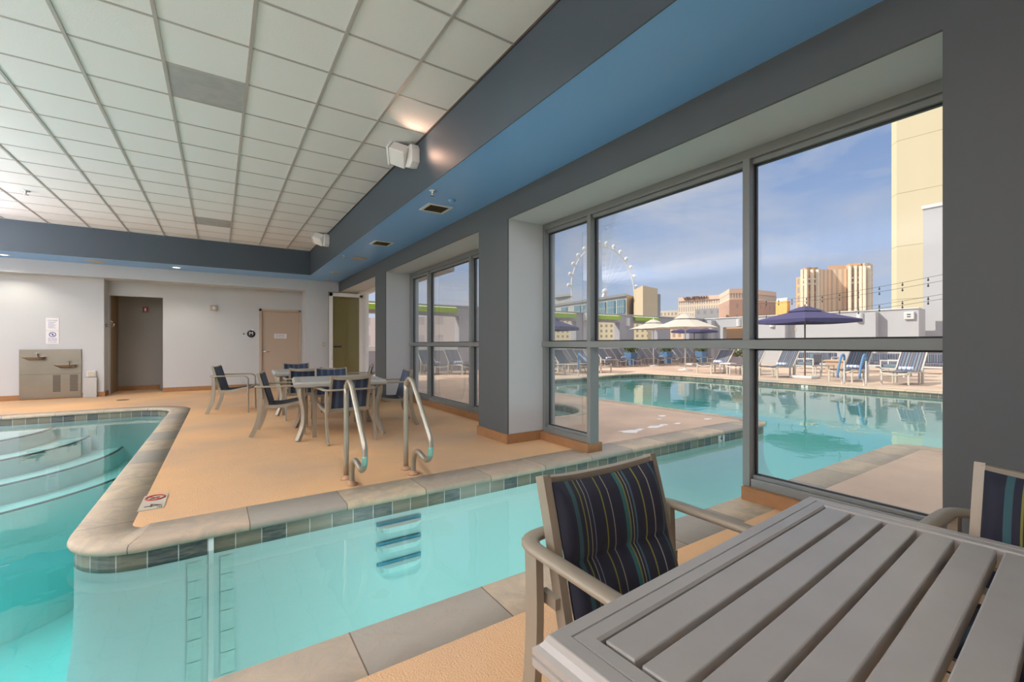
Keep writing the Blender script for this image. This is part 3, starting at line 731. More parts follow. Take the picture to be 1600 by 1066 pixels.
for loc, rz, lab in (((.75, 6.82), F(1, -.2), 'sling chair on the pool side of the table behind the handrails'),
                     ((1.35, 5.93), F(-.05, 1), 'sling chair with its back to us behind the handrail closer to the tip'),
                     ((2.16, 6.62), F(-1, .12), 'sling chair between the table behind the handrails and the window'),
                     ((1.5, 7.37), F(-.1, -1), 'sling chair facing us across the table behind the handrails'),
                     ((1.2, 8.1), F(.08, 1), 'sling chair with its back to us at the farthest table'),
                     ((1.32, 9.72), F(0, -1), 'sling chair facing us across the farthest table before the tan door'),
                     ((2.16, 8.55), F(-1, .35), 'sling chair at the farthest table, in front of the glass door')):
    dup(cB, (*loc, 0), rz, lab, GF)

# ------------------------------------------------------------------ wall and ceiling fittings
# drinking fountain
df = thing('drinking_fountain', 'stainless drinking fountain with two basins on the left back wall', 'drinking fountain', (-3.06, YL - .002, 0))
MB().box(-.485, .485, -.03, 0, .02, 1.09).build('panel', M['steel'], df, bevel=.004)
for x0, x1 in ((.03, .15), (.30, .43)):
    lv = MB()
    for i in range(12): lv.box(x0, x1, -.036, -.03, .16 + i * .031, .178 + i * .031)
    lv.build('grille', M['grille'], df)
MB().box(-.48, .48, -.033, -.03, .545, .55).build('seam', M['grille'], df)
for xc, z in ((-.25, .93), (.24, .75)):
    b = MB(); n = 16
    top = [(xc - .17, -.03, z), (xc + .17, -.03, z), (xc + .17, -.22, z), (xc + .12, -.27, z), (xc - .10, -.27, z), (xc - .17, -.2, z)]
    bot = [(xc - .08, -.03, z - .08), (xc + .15, -.03, z - .08), (xc + .15, -.19, z - .06), (xc + .10, -.23, z - .05), (xc - .06, -.23, z - .05), (xc - .08, -.17, z - .06)]
    b.rings([bot, top]); bo = b.build('basin', M['steel'], df, bevel=.01)
    sp = MB(); sp.tube(smooth_path([(xc + .04, -.06, z), (xc + .04, -.07, z + .05), (xc + .045, -.10, z + .075), (xc + .05, -.14, z + .06)], 4), .018, 10); sp.build('spout', M['chrome'], bo)
bxs = tag(MB().box(-2.54, -2.31, YL - .08, YL, .0, .45).build('access_box', mat('gray_mesh_metal', (.52, .52, .50), .5, .4, noise=(40, .4, (.42, .42, .40))), bevel=.004), 'low gray metal box on the floor beside the drinking fountain', 'box')
bo = tag(MB().box(-2.48, -2.33, YL - .07, YL, .46, .60).build('outlet_box', M['offwhite'], bevel=.006), 'small white weatherproof outlet above the low gray box', 'outlet')
MB().box(-2.46, -2.35, YL - .085, YL - .07, .48, .58).build('cover', mat('beige_plastic', (.55, .50, .40), .5), bo)
# two signs
s1 = tag(MB().box(-3.145, -2.94, YL - .008, YL, 1.505, 1.78).build('pool_sign', M['paper']), 'white POOL RULES sign, upper one above the drinking fountain', 'sign')
text(s1, 'POOL RULES', .028, (-3.042, YL - .009, 1.725), FACE_S, M['ink'])
for i in range(7): MB().box(-3.11, -2.985 - .02 * (i % 3), YL - .0095, YL - .008, 1.69 - i * .022, 1.695 - i * .022).build('text_line', M['ink'], s1)
s2 = tag(MB().box(-3.145, -2.94, YL - .008, YL, 1.21, 1.495).build('pool_sign', M['paper']), 'white NO GLASS ALLOWED sign, lower one above the drinking fountain', 'sign')
MB().tube([(-3.042 + .05 * math.cos(2 * PI * k / 28), YL - .01, 1.415 + .05 * math.sin(2 * PI * k / 28)) for k in range(28)], .006, 6, closed=True, up=(0, 1, 0)).build('ring', M['ink'], s2)
MB().bar((-3.075, YL - .011, 1.445), (-3.01, YL - .011, 1.385), .010, .003, up=(0, 1, 0)).build('slash', M['ink'], s2)
MB().box(-3.05, -3.03, YL - .0095, YL - .008, 1.39, 1.44).build('bottle', M['ink'], s2)
text(s2, 'NO GLASS', .03, (-3.042, YL - .009, 1.325), FACE_S, M['ink']); text(s2, 'ALLOWED', .03, (-3.042, YL - .009, 1.288), FACE_S, M['ink']); text(s2, 'IN POOL AREA', .02, (-3.042, YL - .009, 1.245), FACE_S, M['ink'])
# fire alarm in corridor
fa = tag(MB().box(-1.67, -1.56, 15.15, 15.2, 2.06, 2.19).build('fire_alarm', M['red'], bevel=.006), 'small red fire alarm inside the dark doorway', 'fire alarm')
MB().box(-1.635, -1.60, 15.14, 15.15, 2.08, 2.16).build('strobe', M['paper'], fa)
hk = MB(); hk.box(-2.20, -2.186, YL + .1, YL + .2, 1.60, 1.68)
hk.tube(smooth_path([(-2.19, YL + .15, 1.66), (-2.10, YL + .1, 1.67), (-2.06, YL + .05, 1.72), (-2.10, YL + .02, 1.75)], 3), .01, 8); hk.tube(smooth_path([(-2.19, YL + .15, 1.62), (-2.10, YL + .1, 1.60), (-2.04, YL + .05, 1.63), (-2.03, YL + .02, 1.68)], 3), .01, 8)
tag(hk.build('wall_hook', M['chrome']), 'chrome double hook at the left side of the dark doorway', 'hook')
st_ = tag(MB().box(-.185, -.03, YR - .04, YR, 2.08, 2.23).build('strobe_box', mat('beige_plastic2', (.46, .40, .30), .5), bevel=.006), 'square beige alarm strobe on the back wall', 'alarm strobe')
MB().lathe([(.001, -.075), (.03, -.07), (.045, -.045), (.05, -.04)], (-.09, YR, 2.155), 16, axis='Y').build('lens', M['paper'], st_)
rs = tag(MB().lathe([(.001, -.014), (.095, -.014), (.10, -.01), (.10, 0)], (.745, YR, 1.487), 28, axis='Y').build('restroom_sign', M['black']), 'round black M sign on the wall left of the tan door', 'sign')
text(rs, 'M', .13, (.745, YR - .0152, 1.495), FACE_S, M['paper'])
MB().box(.755, .80, YR - .012, YR - .001, 1.58, 1.62).build('tab', M['paper'], rs)
tag(MB().lathe([(.001, -.03), (.018, -.03), (.022, -.01), (.022, 0)], (.573, YR, 1.485), 14, axis='Y').build('call_button', mat('brown_plastic', (.16, .12, .10), .5)), 'tiny brown knob left of the round black sign', 'knob')
sw = tag(MB().box(2.455, 2.53, YH - .01, YH, 1.14, 1.26).build('light_switch', mat('taupe_plate', (.48, .42, .37), .5), bevel=.003), 'taupe switch plate on the white column by the glass door', 'switch')
MB().box(2.482, 2.503, YH - .016, YH - .01, 1.18, 1.22).build('toggle', M['offwhite'], sw)

# uplights on the blue fascia
def uplight(y, label, power):
    t = thing('wall_uplight', label, 'wall lamp', (XF, y, 3.46), 0, 'white uplights on the blue fascia')
    MB().rings([[(x, a, b) for a, b in ((-.14, -.11), (-.05, -.155), (.11, -.10), (.14, .02), (.14, .13), (-.10, .11), (-.14, .05))] for x in (-.10, 0)]).build('back_plate', M['white'], t, bevel=.008)
    hd = MB(); u = Vector((-.75, .55, .35)).normalized(); v = Vector((.3, .8, -.5)); v = (v - u * v.dot(u)).normalized(); w = u.cross(v)
    hd.obox(Vector((-.13, .05, .0)) + u * .06, u, v, w, .10, .115, .075)
    hd.build('lamp_head', M['white'], t, bevel=.012)
    MB().obox(Vector((-.13, .05, .0)) + u * .165, u, v, w, .012, .125, .085).build('bezel', M['white'], t, bevel=.004)
    if power: o = spot('uplight_bulb', (-.20, -.27, -.04), (.22, -1, .18), power, 2.4, .04, (1, .60, .42)); o.parent = t
    return t
uplight(5.12, 'white angled uplight on the blue fascia, nearer one', 7)
uplight(10.24, 'white angled uplight on the blue fascia, farther one with pull cord', 0)
# soffit fittings
def vent(x, y, label):
    t = thing('air_vent', label, 'vent', (x, y, ZS), 0, 'white framed soffit vents')
    f = MB(); f.box(-.17, .17, -.17, -.13, -.008, 0); f.box(-.17, .17, .13, .17, -.008, 0); f.box(-.17, -.13, -.13, .13, -.008, 0); f.box(.13, .17, -.13, .13, -.008, 0)
    f.build('frame', M['offwhite'], t)
    MB().box(-.13, .13, -.13, .13, -.002, 0).build('backing', M['grille'], t)
    s = MB()
    for i in range(9): s.obox((0, -.115 + i * .029, -.006), (1, 0, 0), (0, .8, .6), (0, -.6, .8), .13, .010, .001)
    s.build('slat', mat('brown_slat', (.22, .18, .10), .5), t)
vent(2.40, 5.45, 'square vent in the blue soffit beside the sprinkler'); vent(2.42, 7.86, 'square vent in the blue soffit farther along, past the window pier')
def disc(name, x, y, r, m, label, cat, group, z=ZS):
    t = tag(MB().lathe([(r + .012, 0), (r + .012, -.006), (r, -.009), (.002, -.009)], (x, y, z), 28).build(name, m), label, cat, group)
    return t
disc('ceiling_speaker', 2.46, 9.5, .14, M['speaker'], 'round cream ceiling speaker in the window side soffit', 'speaker', 'round soffit speakers')
disc('ceiling_speaker', -2.22, 13.04, .15, M['speaker'], 'round cream ceiling speaker in the far soffit above the doorway', 'speaker', 'round soffit speakers')
def downlight(x, y, lit, label):
    t = thing('downlight', label, 'ceiling light', (x, y, ZS), 0, 'recessed soffit downlights')
    MB().lathe([(.10, 0), (.10, -.006), (.075, -.007), (.075, 0)], (0, 0, 0), 24).build('ring', M['white'], t)
    MB().lathe([(.076, -.004), (.002, -.004)], (0, 0, 0), 24).build('lens', M['lampglow'] if lit else M['speaker'], t)
    if lit:
        d = bpy.data.lights.new('downlight_bulb', 'SPOT'); d.energy = 60; d.spot_size = 2.2; d.spot_blend = .6; d.color = (1, .9, .74); d.shadow_soft_size = .06
        o = bpy.data.objects.new('downlight_bulb', d); COL.objects.link(o); o.parent = t; o.location = (0, 0, -.02)
downlight(-3.61, 13.06, True, 'lit downlight at the left photo edge in the far soffit')
downlight(-.82, 12.98, True, 'lit downlight in the far soffit right of the doorway')
downlight(2.44, 11.7, False, 'unlit downlight in the window side soffit near its far corner')
downlight(2.58, 13.1, False, 'unlit downlight right at the corner above the glass door')
sp = tag(MB().lathe([(.045, 0), (.045, -.008), (.012, -.012), (.012, -.05), (.03, -.053), (.03, -.056), (.002, -.056)], (2.09, 4.84, ZS), 16).build('sprinkler', M['chrome']), 'chrome sprinkler head under the blue soffit by the near vent', 'sprinkler', 'sprinkler heads')
tag(MB().lathe([(.05, 0), (.045, -.012), (.02, -.02), (.002, -.021)], (2.43, 5.03, ZS), 16).build('soffit_cap', M['soffit']), 'small domed cap under the soffit beside the near vent', 'cap')
tag(MB().lathe([(.04, 0), (.04, -.008), (.012, -.012), (.012, -.05), (.028, -.053), (.002, -.056)], (2.12, 9.34, ZS), 12).build('sprinkler', M['chrome']), 'chrome sprinkler head in the soffit beside the round speaker', 'sprinkler', 'sprinkler heads')
tag(MB().lathe([(.05, 0), (.05, -.01), (.015, -.014), (.015, -.06), (.04, -.063), (.002, -.068)], (-2.53, 10.04, ZC - .002), 14).build('sprinkler', M['chrome']), 'sprinkler head hanging from the white ceiling tiles', 'sprinkler', 'sprinkler heads')
for k, (i, j, lab) in enumerate(((-1, 0, 'gray perforated return grille nearer in the tile ceiling'), (-1, 9, 'gray perforated return grille near the far end of the tile ceiling'))):
    x0, y0 = .2196 + .61 * i, 4.799 + .61 * j
    tag(MB().box(x0 + .015, x0 + .595, y0 + .013, y0 + .597, ZC - .004, ZC).build('return_grille', M['ventgray']), lab, 'vent', 'gray ceiling grilles')
# ------------------------------------------------------------------ outdoors: walls of the terrace
FY, WX, FZ = 18.5, 28.4, 2.95
BAYS = [(5.0, 9.3), (10.7, 12.9), (14.2, 16.5), (17.7, 19.95), (21.2, 23.4), (24.7, 26.7)]
fx = [3.8] + [v for b in BAYS for v in b] + [WX + .3]
wf = MB()
for i in range(0, len(fx), 2): wf.box(fx[i], fx[i + 1], FY, FY + .45, 0, FZ)
for a, b in BAYS: wf.box(a, b, FY + .1, FY + .45, 0, .92); wf.box(a, b, FY, FY + .45, 2.5, FZ)
struct(wf.build('wall_terrace_north', M['fence']), 'gray terrace wall with openings and lime awnings', 'wall')
cp = MB(); cp.box(3.8, WX + .35, FY - .06, FY + .5, FZ, FZ + .05); struct(cp.build('trim_10', M['outwall']))
rl = MB()
for a, b in BAYS: rl.box(a, b, FY + .08, FY + .12, .92, 1.10)
struct(rl.build('trim_11', M['white']))
for i, (a, b) in enumerate(BAYS[:5]):
    t = thing('awning', ('lime green awning over the terrace opening seen through the second window', 'lime green awning hidden mostly by the window pier, left of the navy parasol', 'lime green awning above the navy parasol at the left of the big window',
        'lime green awning just right of the window post, between two gray piers', 'lime green awning behind the smaller cream parasol')[i], 'awning', ((a + b) / 2 - .22, FY, 2.5), 0, 'lime awnings on the terrace wall')
    w = (b - a) / 2 - .02
    MB().rings([[(-w, 0, .40), (-w, -.32, .33), (-w, -.32, .355), (-w, 0, .43)], [(w, 0, .40), (w, -.32, .33), (w, -.32, .355), (w, 0, .43)]]).build('canopy', M['awntop'], t)
    MB().box(-w, w, -.335, -.31, .13, .355).build('valance', M['green'], t)
# east wall, sunlit
we = MB()
we.box(WX, WX + .4, 17.1, 18.6, 0, FZ); we.box(WX, WX + .4, 15.7, 17.1, 2.35, FZ); we.box(WX, WX + .4, 7.3, 15.7, 0, FZ); we.box(WX, WX + 1.0, 7.06, 7.3, 0, FZ)
struct(we.build('wall_terrace_east', M['outwall']), 'pale gray sunlit terrace wall beyond the pool', 'wall')
bx('trim_12', M['white'], WX - .06, WX + .46, 7.04, 18.5, FZ, FZ + .05)
bx('wall_terrace_tall', M['outwall'], 30, 33, -8, 7.29, 0, 8.1)
bx('trim_13', M['white'], 29.93, 33, -8, 7.34, 8.1, 8.26)
bx('wall_wood', mat('tan_wood_cladding', (.62, .40, .24), .7), 29.6, 29.7, 14.5, 18.4, 0, 2.9)
fn = MB()
for y in (17.8, 13.1, 8.76): fn.box(WX - .45, WX, y - .14, y + .14, 0, FZ - .1)
struct(fn.build('trim_14', M['outwall']))
def sconce(loc, rz, label):
    t = tag(MB().rings([[(.0 + .15 * math.cos(PI * k / 10 - PI / 2), .15 * math.sin(PI * k / 10 - PI / 2), z) for k in range(11)] for z in (-.24, .24)]).build('wall_sconce', M['offwhite']), label, 'wall lamp', 'half round sconces on the terrace walls')
    t.location = loc; t.rotation_euler.z = rz; return t
sconce((WX, 9.42, 2.62), PI, 'white half round sconce on the sunlit wall right of the navy parasol')
sconce((WX, 13.9, 2.5), PI, 'white half round sconce on the sunlit wall under the navy parasol edge')
sconce((WX, 16.0, 2.62), PI, 'white half round sconce on the sunlit wall above the tan wood opening')
sconce((20.6, FY, 2.55), -PI / 2, 'white half round sconce between two lime awnings')
wd = tag(MB().box(WX - .12, WX, 7.2, 7.6, 2.43, 2.80).build('control_box', M['offwhite'], bevel=.03), 'white square box with two dark slots on the sunlit wall, far right', 'box')
for z in (2.56, 2.67): MB().box(WX - .13, WX - .12, 7.33, 7.47, z - .02, z + .02).build('slot', M['black'], wd)
tag(MB().box(17.0, 17.4, FY - .3, FY, 2.55, 2.93).build('wall_box', M['offwhite'], bevel=.01), 'white box on top of the gray pier between the lime awnings', 'box')
tag(MB().box(WX - .02, WX, 12.55, 12.72, 2.02, 2.16).build('wall_plate', mat('yellow_plate', (.65, .5, .25), .6)), 'small yellow plate on the sunlit wall under the navy parasol', 'plate')

# ------------------------------------------------------------------ loungers
def make_lounger(label, group):
    t = thing('sun_lounger', label, 'sun lounger', group=group)
    W = .31
    fr = MB(); pr_ = [(-.012, -.02), (.012, -.02), (.012, .02), (-.012, .02)]
    for s in (-1, 1):
        fr.sweep(smooth_path([(s * W, .0, .38), (s * W, .3, .385), (s * W, .8, .36), (s * W, 1.22, .36)], 3), pr_, smooth=False)
    fr.bar((-W, 1.22, .36), (W, 1.22, .36), .03, .03)
    fr.build('frame', M['loungef'], t)
    MB().tube(smooth_path([(-W, 0, .37), (-W * .7, -.01, .32), (0, -.015, .29), (W * .7, -.01, .32), (W, 0, .37)], 4), .018, 8).build('foot_bar', M['loungef'], t)
    for x, y, w in ((-W, .02, .022), (W, .02, .022), (-W, .95, .022), (W, .95, .022)):
        MB().box(x - w, x + w, y - .018, y + .018, 0, .37).build('leg', M['loungef'], t)
    MB().box(-W - .03, -W + .02, 1.2, 1.3, 0, .47).build('hinge_post', M['loungef'], t)
    MB().box(W - .02, W + .03, 1.2, 1.3, 0, .47).build('hinge_post', M['loungef'], t)
    bk = MB()
    for s in (-1, 1): bk.bar((s * W, 1.2, .39), (s * W, 1.72, .97), .03, .035)
    bk.bar((-W, 1.715, .965), (W, 1.715, .965), .025, .025); bk.build('back_frame', M['loungef'], t)
    mb, uv = pad(lambda u, v: ((u - .5) * .59, .02 + 1.2 * v, .395 - .03 * math.sin(PI * v) - .02 * (1 - (2 * u - 1) ** 2)), (0, 0, 1), 8, 8, lambda u, v: .008)
    mb.build('seat_sling', M['lounge'], t, uvs=uv)
    mb, uv = pad(lambda u, v: ((u - .5) * .59, 1.2 + .53 * v, .40 + .575 * v - .025 * (1 - (2 * u - 1) ** 2)), (0, -.74, .67), 8, 8, lambda u, v: .010)
    mb.build('back_sling', M['lounge'], t, uvs=uv)
    return t
GR, GB, GL = 'loungers along the far side of the pool', 'loungers along the gray terrace wall', 'loungers at the left end of the pool'
lg = make_lounger('striped lounger just right of the blue sleeved handrails', GR)
lg.location = (16.5, 4.64, 0); lg.rotation_euler.z = -PI / 2
for (x, y, rz), lab, gq in (((16.55, 6.02, -PI / 2), 'striped lounger directly behind the blue sleeved handrails', GR),
        ((16.6, 8.27, -PI / 2), 'striped lounger left of the outdoor navy parasol pole', GR),
        ((16.65, 9.55, -PI / 2), 'striped lounger half hidden by the dark window post', GR),
        ((16.65, 10.85, -PI / 2), 'striped lounger with a blue towel, left of the dark window post', GR),
        ((16.6, 3.32, -PI / 2), 'striped lounger cut off by the right pier', GR),
        ((17.77, 16.3, 0), 'lounger by the wall, in front of the fourth lime awning', GB), ((18.95, 16.3, 0), 'lounger by the wall, left of the smaller cream parasol pole', GB),
        ((20.95, 16.3, 0), 'lounger by the wall, right of the smaller cream parasol pole', GB), ((22.2, 16.3, 0), 'lounger by the wall, left of the larger cream parasol pole', GB),
        ((24.4, 16.3, 0), 'lounger by the wall, right of the larger cream parasol pole', GB), ((25.7, 16.3, 0), 'lounger by the wall nearest its right corner', GB),
        ((14.5, 16.3, 0), 'lounger by the wall behind the left pool end', GB), ((15.65, 16.3, 0), 'lounger by the wall behind the blue stair rail', GB),
        ((11.1, 13.4, .05), 'lounger at the left pool end, left of the blue stair rail', GL), ((12.45, 13.45, .05), 'lounger at the left pool end, behind the blue stair rail', GL), ((13.65, 13.4, .05), 'lounger at the left pool end, right of the blue stair rail', GL),
        ((9.95, 13.9, .05), 'lounger beyond the window frame left of the blue stair rail', GL),
        ((7.3, 16.1, 0), 'lounger seen through the second window, left one', GB), ((8.25, 15.5, 0), 'lounger with a blue towel seen through the second window', GB)):
    dup(lg, (x, y, 0), rz, lab, gq)
def towel(x, y, rz, label, z=.463):
    mb = MB(); n = 14; uv = []
    rr = []
    for k in range(13):
        xx = -.17 + .34 * k / 12; rr.append([(xx, .055 * math.cos(2 * PI * q / n), .055 * math.sin(2 * PI * q / n)) for q in range(n)]); uv += [(k / 12, 0)] * n
    mb.rings(rr, smooth=True)
    o = tag(mb.build('rolled_towel', M['towelblue'], uvs=uv), label, 'towel', 'rolled striped towels on the loungers'); o.location = (x, y, z); o.rotation_euler.z = rz; return o
towel(17.5, 4.64, -PI / 2, 'rolled towel on the lounger right of the blue sleeved handrails')
towel(17.55, 6.02, -PI / 2, 'rolled towel on the lounger behind the blue sleeved handrails')
towel(17.6, 8.27, -PI / 2, 'rolled towel on the lounger left of the navy parasol pole')
towel(17.65, 9.55, -PI / 2, 'rolled towel on the lounger half hidden by the window post')
towel(17.65, 10.85, -PI / 2, 'rolled towel on the lounger left of the dark window post')
towel(11.1, 14.4, 0, 'rolled towel on the lounger left of the blue stair rail')
towel(17.8, 17.3, 0, 'rolled towel on the lounger before the fourth lime awning')
towel(18.95, 17.3, 0, 'rolled towel on the lounger left of the smaller cream parasol')
towel(22.2, 17.3, 0, 'rolled towel on the lounger left of the larger cream parasol')
towel(8.25, 16.5, 0, 'rolled towel on the lounger seen through the second window')
def side_table(loc, label):
    t = thing('side_table', label, 'side table', loc, 0, 'small white outdoor side tables')
    MB().box(-.23, .23, -.23, .23, .40, .44).build('table_top', M['offwhite'], t)
    for a in (-1, 1):
        for b in (-1, 1): MB().box(a * .21 - .018, a * .21 + .018, b * .21 - .018, b * .21 + .018, 0, .40).build('leg', M['offwhite'], t)
    return t
s_ = side_table((17.3, 10.2, 0), 'white side table between the two loungers left of the dark window post')
dup(s_, (18.6, 7.25, 0), 0, 'white side table beside the outdoor navy parasol base'); dup(s_, (7.78, 17.95, 0), 0, 'white side table seen through the second window')


# ------------------------------------------------------------------ parasols
def umbrella(loc, rad, ze, za, m, sides, rot, label, pole, drop=.0, base='disc'):
    t = thing('parasol', label, 'parasol', loc)
    n = sides; rr = []
    def ringat(f, z, sag):
        pts = []
        for k in range(n):
            a0, a1 = rot + 2 * PI * k / n, rot + 2 * PI * (k + 1) / n
            p, q = Vector((math.cos(a0), math.sin(a0))), Vector((math.cos(a1), math.sin(a1)))
            for j in range(4):
                s = j / 4; v = p.lerp(q, s) * rad * f; pts.append((v.x, v.y, z - sag * math.sin(PI * s)))
        return pts
    rr = [ringat(f, za + (ze - za) * f ** .92, -.02 * f) for f in (.05, .3, .6, .85, 1)]
    cn = MB(); cn.rings(rr, cap=False); cn.rings([ringat(.05, za - .005, 0), ringat(.05, za + .05, 0)])
    if drop: cn.rings([ringat(1, ze, -.02), ringat(1.0, ze - drop, .03)], cap=False)
    cn.build('canopy', m, t)
    vt = MB(); vt.rings([ringat(.10, za + .035, 0), ringat(.36, za - .30 * (za - ze), 0)], cap=False); vt.build('vent_flap', m, t)
    MB().tube([(0, 0, .05), (0, 0, za + .12)], .025, 10).build('pole', pole, t)
    for k in range(n):
        a = rot + 2 * PI * k / n
        r = MB().bar((0, 0, za - .03), (math.cos(a) * rad * .98, math.sin(a) * rad * .98, ze - .015), .018, .018).build('rib', pole, t)
        MB().bar((0, 0, ze - .12), (math.cos(a) * rad * .5, math.sin(a) * rad * .5, (ze + za) / 2 - .03), .014, .014).build('strut', pole, r)
    if base == 'disc': MB().lathe([(.001, .12), (.05, .11), (.07, .06), (.30, .045), (.32, 0)], (0, 0, 0), 24).build('base', M['offwhite'], t)
    else: MB().box(-.36, .36, -.36, .36, 0, .09).build('base', M['offwhite'], t, bevel=.02)
    return t
brown = mat('bronze_pole', (.22, .13, .11), .5, .3)
umbrella((19.9, 16.0, 0), 1.35, 2.02, 2.52, M['cream'], 8, .2, 'smaller cream parasol standing back by the gray terrace wall', M['offwhite'])
umbrella((17.9, 12.6, 0), 1.48, 1.95, 2.55, M['cream'], 8, .1, 'larger cream parasol near the pool edge', M['offwhite'])
umbrella((17.4, 7.4, 0), 1.62, 2.06, 2.50, M['navy'], 4, math.atan2(-7.4, -17.4), 'navy square parasol on a bronze pole before the sunlit wall', brown, .10, 'square')
umbrella((23.0, 15.6, 0), 1.3, 1.98, 2.30, M['navy'], 4, math.atan2(-15.6, -23) + .25, 'navy parasol half hidden under the larger cream parasol', brown, .10, 'square')
umbrella((12.3, 15.5, 0), 1.35, 1.95, 2.42, M['navy'], 4, math.atan2(-15.5, -12.3) + .3, 'navy parasol at the left of the big window, in front of the lime awning', brown, .12, 'square')

# ------------------------------------------------------------------ outdoor handrails
def out_rail(x, y, label):
    q = [(0, 0), (0, .72), (.015, .83), (.06, .885), (.12, .895), (.18, .87), (.24, .80), (.36, .60), (.44, .42), (.47, .32), (.46, .25), (.40, .22), (.30, .20), (.20, .15), (.16, .07), (.155, 0)]
    pts = smooth_path([(-d, 0, z) for d, z in q], 4)
    t = thing('pool_handrail', label, 'handrail', (x, y, 0), 0, 'blue sleeved handrails across the pool')
    MB().tube(pts, .022, 10, up=(0, 1, 0)).build('rail', M['white'], t)
    MB().tube([p for p in pts[1:] if p[2] > .24 or p[0] < -.3][2:-6], .030, 10, up=(0, 1, 0)).build('sleeve', M['bluepad'], t)
    return t
out_rail(15.75, 5.62, 'blue sleeved pool handrail across the pool, left one of the pair')
out_rail(15.75, 5.08, 'blue sleeved pool handrail across the pool, right one of the pair')
t = thing('stair_rail', 'blue sleeved stair rail entering the left end of the outdoor pool', 'handrail', (11.3, 12.55, 0))
pts = smooth_path([(0, 0, 0), (0, 0, .35), (0, 0, .72), (.0, -.05, .82), (-.02, -.15, .80), (-.03, -.9, .32), (-.03, -1.05, .18), (-.03, -1.08, -.5)], 4)
MB().tube(pts, .024, 10, up=(1, 0, 0)).build('rail', M['white'], t); MB().tube(pts[3:24], .034, 10, up=(1, 0, 0)).build('sleeve', M['bluepad'], t)

# ------------------------------------------------------------------ planters and plants
def foliage(c, r, n, size, sc=(1, 1, 1), arch=0):
    mb = MB()
    for _ in range(n):
        d = Vector((R.gauss(0, 1), R.gauss(0, 1), R.gauss(0, 1))).normalized() * r * R.random() ** .4
        p = Vector(c) + Vector((d.x * sc[0], d.y * sc[1], d.z * sc[2])); u = Vector((R.gauss(0, 1), R.gauss(0, 1), R.gauss(0, .6))).normalized(); v = u.cross(Vector((R.gauss(0, 1), R.gauss(0, 1), R.gauss(0, 1)))).normalized()
        s = size * R.uniform(.6, 1.3); mb.quad(p - u * s, p + v * s * .35, p + u * s, p - v * s * .35)
    return mb
def planter(loc, label):
    t = thing('planter', label, 'planter', loc, 0, 'tall blue planters along the terrace wall')
    MB().rings([[(a * w, b * w, z) for a, b in ((-1, -1), (1, -1), (1, 1), (-1, 1))] for w, z in ((.20, 0), (.29, .72), (.26, .72), (.25, .66))]).build('pot', M['bluepot'], t, bevel=.01)
    foliage((0, 0, .95), .42, 160, .10, (1, 1, .7)).build('foliage', M['leaf'], t)
    return t
planter((20.05, 17.75, 0), 'blue planter between loungers left of the smaller cream parasol pole'); 
p2 = planter((23.3, 17.75, 0), 'blue planter between the two cream parasol poles'); planter((26.85, 17.7, 0), 'blue planter at the right end of the gray terrace wall')
t = thing('flower_planter', 'gray planter with a white flowering bush before the tan wood opening', 'planter', (24.4, 13.8, 0))
MB().box(-.28, .28, -.28, .28, 0, .5).build('pot', M['fence'], t, bevel=.02)
foliage((0, 0, .85), .45, 260, .09).build('foliage', M['leaf'], t); foliage((.05, -.1, .9), .5, 200, .07).build('blossom', M['paper'], t)
foliage((.3, -.7, .55), .5, 260, .08, (1, 1, 1)).build('blossom', M['paper'], t)

# ------------------------------------------------------------------ lounge seating behind the loungers
def sofa(loc, rz, w, label):
    t = thing('outdoor_sofa', label, 'sofa', loc, rz, 'striped outdoor seats before the sunlit wall')
    f = MB()
    for s in (-1, 1):
        x = s * w / 2
        f.box(x - .02, x + .02, -.36, -.32, 0, .60); f.box(x - .02, x + .02, .32, .36, 0, .60); f.box(x - .025, x + .025, -.36, .36, .57, .61); f.box(x - .02, x + .02, -.36, .36, .28, .32)
    f.box(-w / 2, w / 2, .32, .36, .28, .32); f.box(-w / 2, w / 2, -.36, -.32, .24, .30)
    f.build('frame', M['offwhite'], t)
    def cush(name, x0, x1, y0, y1, z0, z1):
        mb = MB(); mb.box(x0, x1, y0, y1, z0, z1); mb.build(name, M['lounge'], t, bevel=.03, uvs=[((v[0] - x0) / .6, 0) for v in mb.v])
    cush('seat_cushion', -w / 2 + .03, w / 2 - .03, -.34, .28, .32, .44); cush('back_cushion', -w / 2 + .03, w / 2 - .03, .18, .34, .44, .80)
    return t
sofa((24.3, 9.9, 0), -PI / 2, 1.7, 'striped outdoor sofa behind the navy parasol pole'); sofa((24.4, 7.35, 0), -PI / 2, 1.7, 'striped outdoor sofa between the loungers right of the handrails')
sofa((24.3, 5.4, 0), -PI / 2, 1.2, 'striped outdoor seat peeking out right of the lounger with the towel')
sofa((20.9, 8.75, 0), PI, .8, 'framed outdoor armchair right behind the navy parasol pole'); sofa((21.3, 5.95, 0), PI, .8, 'framed outdoor armchair behind the lounger gap right of the handrails')
ft = tag(MB().box(-.5, .5, -.6, .6, .03, .46).build('fire_table', M['stone'], bevel=.01), 'tan stone block table behind the blue sleeved handrails', 'table'); ft.location = (22.6, 8.0, 0)
MB().box(-.55, .55, -.65, .65, .46, .52).build('table_top', M['stone'], ft)
MB().box(-.4, .4, -.5, .5, 0, .03).build('plinth', M['stone'], ft)
